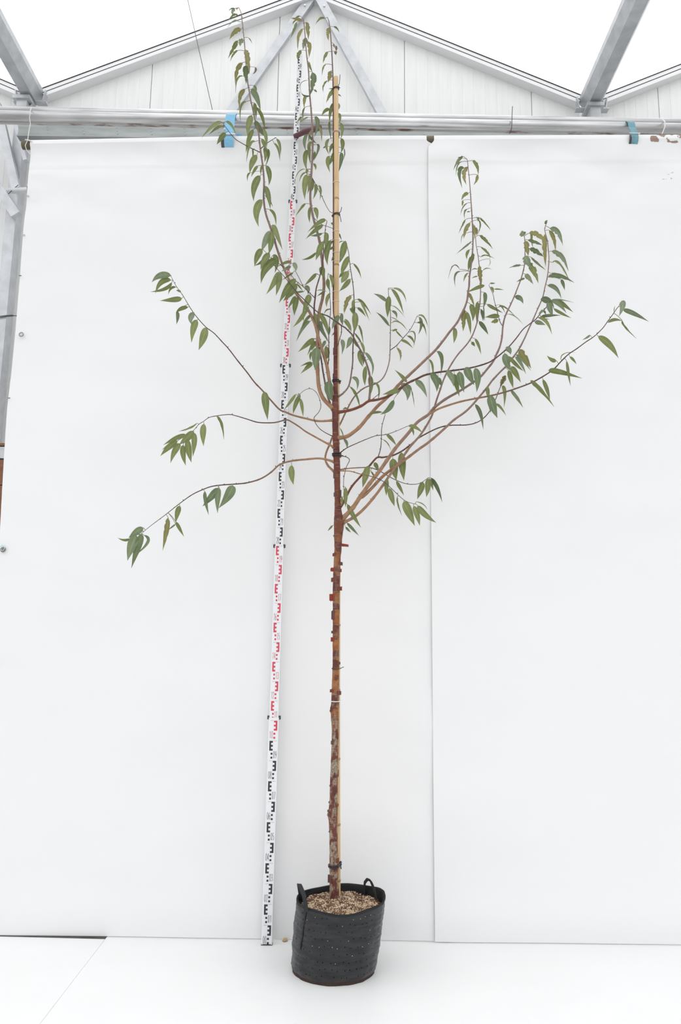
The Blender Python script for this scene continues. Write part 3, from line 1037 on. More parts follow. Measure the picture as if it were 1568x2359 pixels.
for si, (h0, h1, wd, th) in enumerate(SEC):
    yf = YS - th / 2
    mb = MB()
    hs = [h0 + (h1 - h0) * i / 10 for i in range(11)]
    if si: hs[0] -= 0.0
    vv, ff = [], []
    for h in hs:
        for fr, dy in ((0, 0.004), (0.05, 0), (0.95, 0), (1, 0.004), (1, th), (0, th)):
            vv.append(S(h, fr, wd, YS) + Vector((0, -th / 2 + dy, 0)))
    for i in range(10):
        for j in range(6):
            ff.append((i * 6 + j, i * 6 + (j + 1) % 6, i * 6 + 6 + (j + 1) % 6, i * 6 + 6 + j))
    ff += [tuple(range(5, -1, -1)), tuple(60 + j for j in range(6))]
    mis = []
    for i in range(10):
        mis += [0, 0, 0, 1, 1, 1]
    mis += [1, 1]
    sec = mesh('staff_section', vv, ff, [M['staff'], M['staff_edge']], staff, mi=mis)

    def quad(mb_, ha, hb, fa, fb, m):
        w_ = wd
        pts = [S(ha, fa, w_, YS), S(ha, fb, w_, YS), S(hb, fb, w_, YS), S(hb, fa, w_, YS)]
        o_ = Vector((0, -th / 2 - 0.0006, 0))
        v = [p + o_ for p in pts] + [p + o_ + Vector((0, 0.0005, 0)) for p in pts]
        mb_.add(v, [(0, 1, 2, 3), (0, 4, 5, 1), (1, 5, 6, 2), (2, 6, 7, 3), (3, 7, 4, 0)], m)
    d0 = int(math.floor(h0 * 10 + 0.5 if si != 1 else 11))
    d1 = {0: 11, 1: 20, 2: 30, 3: 40, 4: 50}[si]
    d0 = {0: 0, 1: 11, 2: 20, 3: 30, 4: 40}[si]
    for d in range(d0, d1):
        b0 = d / 10.0
        red = 1 if (d // 10) % 2 == 1 else 0
        odd = d % 2 == 1
        if odd: E0, E1, barA, barB, q0, q1, n0, n1, t0_, t1_ = .15, .48, .15, .31, .29, .47, .54, .88, .56, .86
        else: E0, E1, barA, barB, q0, q1, n0, n1, t0_, t1_ = .53, .86, .70, .86, .51, .69, .12, .46, .17, .48
        gm = MB()
        quad(gm, b0 + .05, b0 + .0995, barA, barB, red)
        for a in (.05, .07, .09):
            fa, fb = (barB, E1) if odd else (E0, barA)
            quad(gm, b0 + a, b0 + a + .0095, fa, fb, red)
        quad(gm, b0 + .03, b0 + .0395, q0, q1, red)
        if d: quad(gm, b0 + .01, b0 + .0195, q0, q1, red)
        quad(gm, b0 + .099, b0 + .1005, t0_, t1_, 2)
        txt = '%02d' % d
        nm = MB()
        for ci, ch in enumerate(txt):
            c0 = n0 + (n1 - n0) * (0.02 + 0.52 * ci); cw = (n1 - n0) * 0.42
            for poly in DIG[ch]:
                for (xa_, ya_), (xb_, yb_) in zip(poly, poly[1:]):
                    ha, hb = b0 + .012 + .036 * ya_, b0 + .012 + .036 * yb_
                    pa = S(ha, c0 + cw * xa_, wd, YS); pb = S(hb, c0 + cw * xb_, wd, YS)
                    o_ = Vector((0, -th / 2 - 0.0004, 0))
                    nm.bar(pa + o_, pb + o_, (pb - pa).cross(Vector((0, 1, 0))), 0.00145, 0.0006, red)
        nm.build('numeral', [M['num_black'], M['num_red']], sec)
        gm.build('graduation', [M['mark_black'], M['mark_red'], M['tickline']], sec)
    if si == 0:
        gm = MB()
        quad(gm, 0.0005, 0.009, .10, .88, 0)
        quad(gm, 0.009, 0.0195, .51, .69, 0)
        gm_f = MB().box(tuple(axis(0, YS) + Vector((-0.028, -0.018, 0.0))), tuple(axis(0, YS) + Vector((0.028, 0.018, 0.006)))).build('foot', M['clip'], staff)
    if si == 0:
        gm.build('base_mark', M['mark_black'], sec)
    if si:
        for fr in (-0.07, 1.07):
            p = S(h0, fr, wd * 1.08, YS)
            MB().tube([p + Vector((0, -0.004, -0.010)), p + Vector((0, -0.004, -0.007)), p + Vector((0, -0.004, 0.007)), p + Vector((0, -0.004, 0.010))], [0.0045, 0.0062, 0.0062, 0.0045], 8).build('clip', M['clip'], staff)

# dark red hook that holds the staff against the pipe
P3 = catmull([tuple(at(a, b_, Y)) for a, b_, Y in [(678, 313.5, 4.16), (690, 309, 4.145), (702, 303, 4.15), (718, 299, 4.17), (736, 293, 4.20)]], 0.01)
n = len(P3)
hk = empty('rubber_hook', P3[0], 'dark red rubber hook holding the measuring staff below the pipes', 'hook')
MB().tube([Vector(p) for p in P3], [0.013 + 0.006 * min(1, i / n * 2) for i in range(n)], 12).build('grip', M['maroon'], hk, smooth=True)
MB().tube([at(684, 316, 4.155), at(686, 318, 4.16)], 0.008, 8).build('tip', M['rubber'], hk)

# ==================================================================  GROW BAG
bc0 = at_z(767.5, 2227, 0)                 # base centre
BR = 96 / ppm(bc0)
fy = at_z(767, 2273, 0).y
bc0 = Vector((at_z(767.5, 2229, 0).x, fy + BR, 0))
# rim: height from the front edge
RT_R = 100 / ppm(Vector((0.02, bc0.y, 0.38)))
rimz = at(785, 2101, bc0.y - RT_R).z
rc = Vector((at(785, 2083, bc0.y).x, bc0.y + 0.005, rimz))
BAGH = rimz
bag = empty('grow_bag', bc0, 'black perforated fabric grow bag with two strap handles holding the tree', 'grow bag')
vv, ff, tt = [], [], []
NA, NZ = 110, 60


def bag_pt(a, q, off=0.0):
    c = bc0.lerp(rc, q)
    R = BR + (RT_R - BR) * q
    R += 0.006 * math.sin(math.pi * q) + 0.0035 * noise.noise(Vector((math.cos(a) * 2.2, math.sin(a) * 2.2, q * 7))) + 0.0025 * noise.noise(Vector((math.cos(a) * 6, math.sin(a) * 6, q * 4)))
    R += 0.0022 * noise.noise(Vector((math.cos(a) * 1.3 + 5, math.sin(a) * 1.3, q * 24))) + 0.0016 * noise.noise(Vector((math.cos(a) * 4 + 9, math.sin(a) * 4, q * 40)))
    if q < 0.06: R -= 0.012 * (1 - q / 0.06)
    z = c.z
    if q > 0.9: z += (q - 0.9) * 10 * (0.010 * math.sin(a + 0.9) + 0.005 * math.sin(2 * a + 1.0) + 0.003 * math.sin(5 * a))
    return Vector((c.x + (R + off) * math.cos(a), c.y + (R + off) * math.sin(a), z))


for k in range(NZ + 1):
    for j in range(NA):
        vv.append(bag_pt(2 * math.pi * j / NA, k / NZ)); q = k / NZ
        tt.append(max(0, 1 - q / 0.14) * 0.6)
for k in range(NZ, 34, -1):                 # inner wall
    for j in range(NA):
        vv.append(bag_pt(2 * math.pi * j / NA, k / NZ, -0.004)); tt.append(0.0)
rows = NZ + 1 + (NZ - 34)
mi, flatf = [], []
slots = set()
for row in range(9):
    for j in range(44):
        if random.random() < 0.18: continue
        slots.add((6 + row * 6 + random.choice((0, 0, 1)) - (1 if row == 8 else 0), int((j + (row % 2) * 0.5) / 44 * NA) % NA))
slot_pts = []
for k in range(rows - 1):
    for j in range(NA):
        if k < NZ - 2 and (k, j) in slots:
            # the quad becomes a frame round a narrow slit that is really recessed into the wall
            q4 = [k * NA + j, k * NA + (j + 1) % NA, (k + 1) * NA + (j + 1) % NA, (k + 1) * NA + j]
            A_, B_, C_, D_ = [vv[i] for i in q4]
            cu, hu = random.uniform(.4, .6), random.uniform(.13, .19)

            def bil(u, t): return (A_.lerp(B_, u)).lerp(D_.lerp(C_, u), t)
            inner = [bil(cu - hu, .06), bil(cu + hu, .06), bil(cu + hu, .94), bil(cu - hu, .94)]
            nrm_ = (B_ - A_).cross(D_ - A_).normalized()
            b0 = len(vv)
            vv += inner; tt += [0.0] * 4
            for i in range(4):
                ff.append((q4[i], q4[(i + 1) % 4], b0 + (i + 1) % 4, b0 + i)); mi.append(0); flatf.append(len(ff) - 1)
            b1 = len(vv)
            vv += inner + [p_ - nrm_ * 0.010 for p_ in inner]; tt += [0.0] * 8
            for i in range(4):
                ff.append((b1 + i, b1 + (i + 1) % 4, b1 + 4 + (i + 1) % 4, b1 + 4 + i)); mi.append(0); flatf.append(len(ff) - 1)
            ff.append((b1 + 4, b1 + 5, b1 + 6, b1 + 7)); mi.append(2); flatf.append(len(ff) - 1)
            slot_pts.append((bil(cu, .3) + nrm_ * 0.0005, k))
            continue
        ff.append((k * NA + j, k * NA + (j + 1) % NA, (k + 1) * NA + (j + 1) % NA, (k + 1) * NA + j))
        mi.append(0 if k < NZ else 1)
ff.append(tuple(range(NA - 1, -1, -1))); mi.append(0)
bw = mesh('wall', vv, ff, [bag_mat(), M['bag_in'], M['grain_b']], bag, smooth=True, mi=mi, tat=tt)
for i in flatf: bw.data.polygons[i].use_smooth = False
# overlocked rim
rimp = [bag_pt(2 * math.pi * j / 300, 1.0, 0.0005) for j in range(300)]
mb = MB()
for j in range(0, 300):
    p = rimp[j]
    nx_ = rimp[(j + 1) % 300]
    mb.bar(p + Vector((0, 0, -0.008)), p.lerp(nx_, 0.9) + Vector((0, 0, 0.0015)), (p - Vector((rc.x, rc.y, p.z))), 0.007, 0.0032)
mb.build('stitched_rim', M['bag_trim'], bag)
# base hem, dirty
mb = MB()
for j in range(120):
    a0, a1 = 2 * math.pi * j / 120, 2 * math.pi * (j + 1) / 120
    p, q = bag_pt(a0, 0.02, 0.002), bag_pt(a1, 0.02, 0.002)
    mb.bar(p + Vector((0, 0, random.uniform(-.001, .002))), q + Vector((0, 0, random.uniform(-.001, .002))), (0, 0, 1), 0.016 + random.uniform(0, .006), 0.005)
hem = mb.build('base_hem', mat('soil-stained hem', (0.05, 0.028, 0.02), 0.9, col2=(0.025, 0.02, 0.018), noise_scale=40, bump=0.5), bag)
# grit caught in some of the slots
mb = MB()
for p_, k in slot_pts:
    if random.random() < (0.22 if k > 28 else 0.06):
        mb.ball(p_, 0.0019, 5, 0, 0.2)
tag(mb.build('grit', M['bag_speck'], bag), kind='stuff')


def ribbon(pts, side, wid, th, m, name, parent):
    mb_ = MB()
    P_ = [Vector(p) for p in catmull([tuple(q) for q in pts], 0.012)]
    N = len(P_)
    vv_, ff_ = [], []
    for i in range(N):
        d = (P_[min(i + 1, N - 1)] - P_[max(i - 1, 0)]).normalized()
        sd = Vector(side(i / (N - 1))); sd = (sd - d * sd.dot(d)).normalized()
        nn_ = d.cross(sd)
        for s1_, s2_ in ((-1, -1), (1, -1), (1, 1), (-1, 1)):
            vv_.append(P_[i] + sd * wid / 2 * s1_ + nn_ * th / 2 * s2_)
    for i in range(N - 1):
        for j in range(4):
            ff_.append((i * 4 + j, i * 4 + (j + 1) % 4, i * 4 + 4 + (j + 1) % 4, i * 4 + 4 + j))
    ff_ += [(3, 2, 1, 0), tuple(N * 4 - 4 + j for j in range(4))]
    return mesh(name, vv_, ff_, m, parent)


yl = bc0.y
ribbon([at(705, 2101, yl - 0.158), at(704, 2088, yl - 0.15), at(701, 2068, yl - 0.14), at(697, 2055, yl - 0.12), at(690.5, 2040, yl - 0.08), at(688.5, 2036.5, yl - 0.05), at(689.5, 2045, yl - 0.01), at(692, 2062, yl + 0.02), at(694, 2076, yl + 0.03)],
       lambda t: (1, -0.35, 0), 0.019, 0.003, M['bag_trim'], 'handle', bag)
ribbon([at(838.5, 2066, yl + 0.155), at(838.5, 2050, yl + 0.15), at(840, 2033, yl + 0.14), at(845, 2026.5, yl + 0.125), at(852, 2029, yl + 0.105), at(858, 2040, yl + 0.085), at(863, 2056, yl + 0.06), at(866.5, 2075, yl + 0.045), at(867.5, 2088, yl + 0.04)],
       lambda t: (0.45, -0.9, 0), 0.017, 0.003, M['bag_trim'], 'handle', bag)
P_ = []
for i in range(12):
    q = 0.98 - i * 0.052
    a = math.atan2(-0.66, -0.76) + i * -0.004
    P_.append(bag_pt(a, q, 0.002))
ribbon(P_, lambda t: (0.66, -0.76, 0), 0.005, 0.002, M['bag_trim'], 'sewn_seam', bag)

# ---- soil
SZ = rimz - 0.035
vv, ff = [], []
vv.append(Vector((rc.x, rc.y, SZ + 0.02)))
NR = 14
for i in range(1, NR + 1):
    for j in range(48):
        a = 2 * math.pi * j / 48
        rr = (RT_R - 0.012) * i / NR
        z = SZ + 0.022 * math.cos(min(1, i / NR) * 1.4) - (0.022 if i == NR else 0) + 0.010 * noise.noise(Vector((rr * math.cos(a) * 14, rr * math.sin(a) * 14, 3))) + 0.004 * noise.noise(Vector((rr * math.cos(a) * 45, rr * math.sin(a) * 45, 9)))
        vv.append(Vector((rc.x + rr * math.cos(a), rc.y + rr * math.sin(a), z)))
for j in range(48):
    ff.append((0, 1 + j, 1 + (j + 1) % 48))
for i in range(NR - 1):
    for j in range(48):
        a = 1 + i * 48
        ff.append((a + j, a + 48 + j, a + 48 + (j + 1) % 48, a + (j + 1) % 48))
soil = empty('potting_soil', (rc.x, rc.y, SZ), 'sandy light brown potting soil filling the grow bag', 'soil')
soil['kind'] = 'stuff'
so = mesh('soil_bed', vv, ff, M['soil'], soil, smooth=True)
mb = MB()
for i in range(3800):
    a = random.uniform(0, 2 * math.pi); rr = (RT_R - 0.02) * math.sqrt(random.random())
    x, y = rc.x + rr * math.cos(a), rc.y + rr * math.sin(a)
    z = SZ + 0.022 * math.cos(min(1, rr / RT_R) * 1.4) + 0.010 * noise.noise(Vector((rr * math.cos(a) * 14, rr * math.sin(a) * 14, 3)))
    mb.ball((x, y, z + random.uniform(0, .004)), random.uniform(0.0012, 0.0038), 5, (1 if noise.noise(Vector((x * 22, y * 22, 1))) + random.uniform(-.5, .5) > 0.0 else random.choice((0, 0, 2))), 0.3, (1, 1, .7))
tag(mb.build('grains', [M['grain_a'], M['grain_b'], M['grain_c']], soil), kind='stuff')

# dried leaf on the floor by the staff
pf = at_z(656, 2167, 0.002)
u = at_z(663, 2167, 0.002) - pf
v = [pf - u * 0.9, pf - u * 0.3 + Vector((0, -.02, .004)), pf + u * 0.6 + Vector((0, -.012, .006)), pf + u * 1.1 + Vector((0, 0, .002)), pf + u * 0.4 + Vector((0, .012, .009)), pf - u * 0.4 + Vector((0, .012, .008)), pf + Vector((0, -.002, .010))]
v += [p + Vector((0, 0, -0.0012)) for p in v]
f = [(0, 1, 6), (1, 2, 6), (2, 3, 6), (3, 4, 6), (4, 5, 6), (5, 0, 6)]
f += [(c + 7, b_ + 7, a + 7) for a, b_, c in f] + [(i, i + 7, (i + 1) % 6 + 7, (i + 1) % 6) for i in range(6)]
tag(mesh('fallen_leaf', v, f, M['dry']), 'curled dry brown leaf on the floor between the staff and the bag', 'leaf')

# ==================================================================  TREE
# centre line of the stem: picture point, width in picture pixels, depth offset from YTREE
TR_PTS = [(770, 2086, 28, 0), (770, 2072, 23, 0), (769, 2040, 20.5, 0), (768.5, 2000, 20, 0), (768, 1950, 19, 0), (767.5, 1915, 19, 0), (767, 1876, 21, 0), (768, 1840, 18.5, 0), (769, 1794, 17.5, 0), (771.5, 1720, 16.5, 0),
          (772, 1680, 16.5, 0), (771, 1650, 18, 0), (772, 1600, 17.5, 0), (773, 1540, 15.5, 0), (773.3, 1480, 15, 0), (773.8, 1420, 15.5, 0), (774, 1373, 16, 0), (774.5, 1345, 16.5, 0), (776, 1300, 16, 0), (778, 1265, 16.5, 0),
          (779, 1235, 19, 0), (780, 1205, 23, 0), (778.5, 1180, 17, 0), (777, 1145, 14, 0), (776, 1090, 14.5, 0), (775, 1050, 15, 0), (772.5, 1000, 14, 0), (772, 960, 14.5, 0), (772, 935, 15.5, .002), (772.5, 905, 11.5, .004), (772.5, 880, 10, .006),
          (772.5, 840, 9.5, .008), (773, 800, 9, .010), (773, 765, 8.5, .013), (772.5, 742, 7, .020), (769.6, 720, 6, .032), (768.8, 690, 6, .036), (768.6, 650, 5.6, .036), (768.6, 600, 5.4, .036), (768.6, 540, 5.2, .036), (768.6, 480, 5.2, .036), (768.4, 420, 4.8, .036),
          (768, 340, 4.2, .038), (767.5, 260, 3.8, .035), (767, 200, 3.3, .035), (765.5, 150, 3, .035), (763, 105, 2.6, .035), (760.5, 70, 2.2, .035), (757, 48, 1.8, .035), (754, 40, 1.4, .035)]
KNOTS = [(777.6, 1200, 5.5, .005), (768.5, 1237, 5, .006), (780, 1257, 5, .005), (776, 1311, 5.5, .005), (787, 1221, 5.5, .006), (762, 1634, 7, .009), (776, 1648, 6, .003), (758.6, 1876, 10, .005), (774, 1860, 6, .004),
         (772, 1780, 5, .003), (772, 1732, 5, .003), (772, 1928, 5.5, .004), (758, 1810, 4, .004), (756, 1845, 5, .004), (757, 1915, 4, .004), (783, 1000, 4, .002), (783, 1085, 4, .004), (766, 942, 5, .004), (764, 1003, 3, .002),
         (790, 1190, 6, .005), (793, 1206, 5, .004), (764, 1030, 3, .002)]
tp = catmull(TR_PTS, 7.0)
tpos = [at(x, y, YTREE + d) for x, y, w_, d in tp]
trad = [0.5 * w_ / ppm(p) for (x, y, w_, d), p in zip(tp, tpos)]
kn3 = []
for x, y, r, a in KNOTS:
    p = at(x, y, YTREE - 0.012)
    kn3.append((p, r / ppm(p), a))


def trunk_r(i, j, p, d, r):
    q = p + d * r
    k = r * (1 + 0.07 * noise.noise(q * 60) + 0.06 * noise.noise(Vector((q.x * 30, q.y * 30, q.z * 110))))
    for c, kr, a in kn3:
        dd = (q - c).length
        if dd < kr * 3: k += a * math.exp(-(dd / kr) ** 2)
    return k


NT = 20
tv, tf = tube_geo(tpos, trad, NT, True, trunk_r)
ztop_ = tpos[-1].z
tat = []
for i in range(len(tpos)):
    t = (tpos[i].z - tpos[0].z) / (4.05 - tpos[0].z)
    tat += [min(1.0, t)] * NT
tree = empty('cherry_tree', tpos[0], 'slender peeling-bark cherry tree with drooping narrow leaves, standing in the grow bag', 'tree')
TRM = trunk_mat()
trunk = mesh('trunk', tv, tf, TRM, tree, origin=tpos[0], smooth=True, tat=tat)

# rough knots as sub-parts
for x, y, r, a in KNOTS:
    if a < 0.004: continue
    best = min(range(len(tp)), key=lambda i: abs(tp[i][1] - y))
    off = (x - tp[best][0]) / ppm(tpos[best])
    R = trad[best]
    off = max(-R * 0.95, min(R * 0.95, off))
    c = tpos[best] + Vector((off, -math.sqrt(max(0, R * R - off * off)) * 1.0, 0))
    MB().ball(c, 0.5 * r / ppm(c), 12, 0, 0.10, (1.1, .55, 1.1)).build('knot', M['knot'], trunk, smooth=True)

# peeling bark: (x attach, y0, y1, reach in px (sign = side), material)
CURLS = [(784, 1251, 1260, 18, 0), (770, 1273, 1282, -4, 2), (769, 1306, 1319, -7, 0), (769, 1330, 1341, -4, 2), (784, 1293, 1303, 5, 1), (784, 1310, 1319, 3, 2), (766, 1366, 1386, -8, 0), (766, 1403, 1431, -3.5, 1), (766, 1468, 1478, -4.5, 0),
         (766, 1587, 1596, -4, 2), (781, 1590, 1602, 5, 2), (781, 1351, 1361, 5, 2), (781, 1524, 1532, 3, 1), (766, 1453, 1460, -3, 1), (770, 1135, 1146, -1.5, 1), (784, 1128, 1150, 2, 1), (766, 1086, 1106, -1.5, 1), (776, 1975, 1987, 2, 2),
         (764, 2014, 2034, -3.5, 1), (776, 1850, 1858, 2, 2), (759, 1864, 1872, -3, 2), (777, 1772, 1792, 1.5, 1), (760, 1705, 1715, -1.5, 1), (768, 860, 875, -1.5, 1), (768, 800, 818, -1.5, 1)]
for xa_, y0_, y1_, rc_, mt in CURLS:
    best = min(range(len(tp)), key=lambda i: abs(tp[i][1] - (y0_ + y1_) / 2))
    R = trad[best]; pc = tpos[best]; k = ppm(pc)
    s = 1 if rc_ > 0 else -1
    rn = random.Random(int(xa_ * 7 + y0_))
    za, zb = at(tp[best][0], y1_, pc.y).z, at(tp[best][0], y0_, pc.y).z
    H_ = zb - za
    # a thin flap: hugs the stem's front quarter, leaves it at the side, bends backwards and frays
    nseg, path = 9, []
    reach = abs(rc_) / k
    for i in range(5):
        a = math.radians(-62 + 62 * i / 4)
        path.append((R * 1.06 * math.cos(a), R * 1.06 * math.sin(a)))
    bend = rn.uniform(0.2, 1.1)
    for i in range(1, 6):
        t = i / 5
        path.append((R * 1.06 + reach * t * (1 - 0.18 * t * bend), (0.25 + bend * t) * reach * t * 0.6))
    lo = [rn.uniform(0, .10) for _ in path]; hi = [rn.uniform(0, .10) for _ in path]
    sl0, sl1 = rn.uniform(-.10, .22), rn.uniform(-.10, .22)
    vv, ff = [], []
    for i, (x_, y_) in enumerate(path):
        t = i / nseg
        for z in (za + H_ * (lo[i] + sl0 * t), zb - H_ * (hi[i] + sl1 * t)):
            vv.append((pc.x + s * x_, pc.y + y_, z)); vv.append((pc.x + s * (x_ - 0.0004), pc.y + y_ + 0.0005, z))
    for i in range(nseg):
        a = i * 4
        ff += [(a, a + 2, a + 6, a + 4), (a + 1, a + 5, a + 7, a + 3), (a, a + 4, a + 5, a + 1), (a + 2, a + 3, a + 7, a + 6)]
    ff += [(0, 1, 3, 2), (nseg * 4, nseg * 4 + 2, nseg * 4 + 3, nseg * 4 + 1)]
    mesh('bark_curl', vv, ff, M['curl_red' if mt == 0 else ('curl_dark' if mt == 1 else 'curl_brown')], trunk)

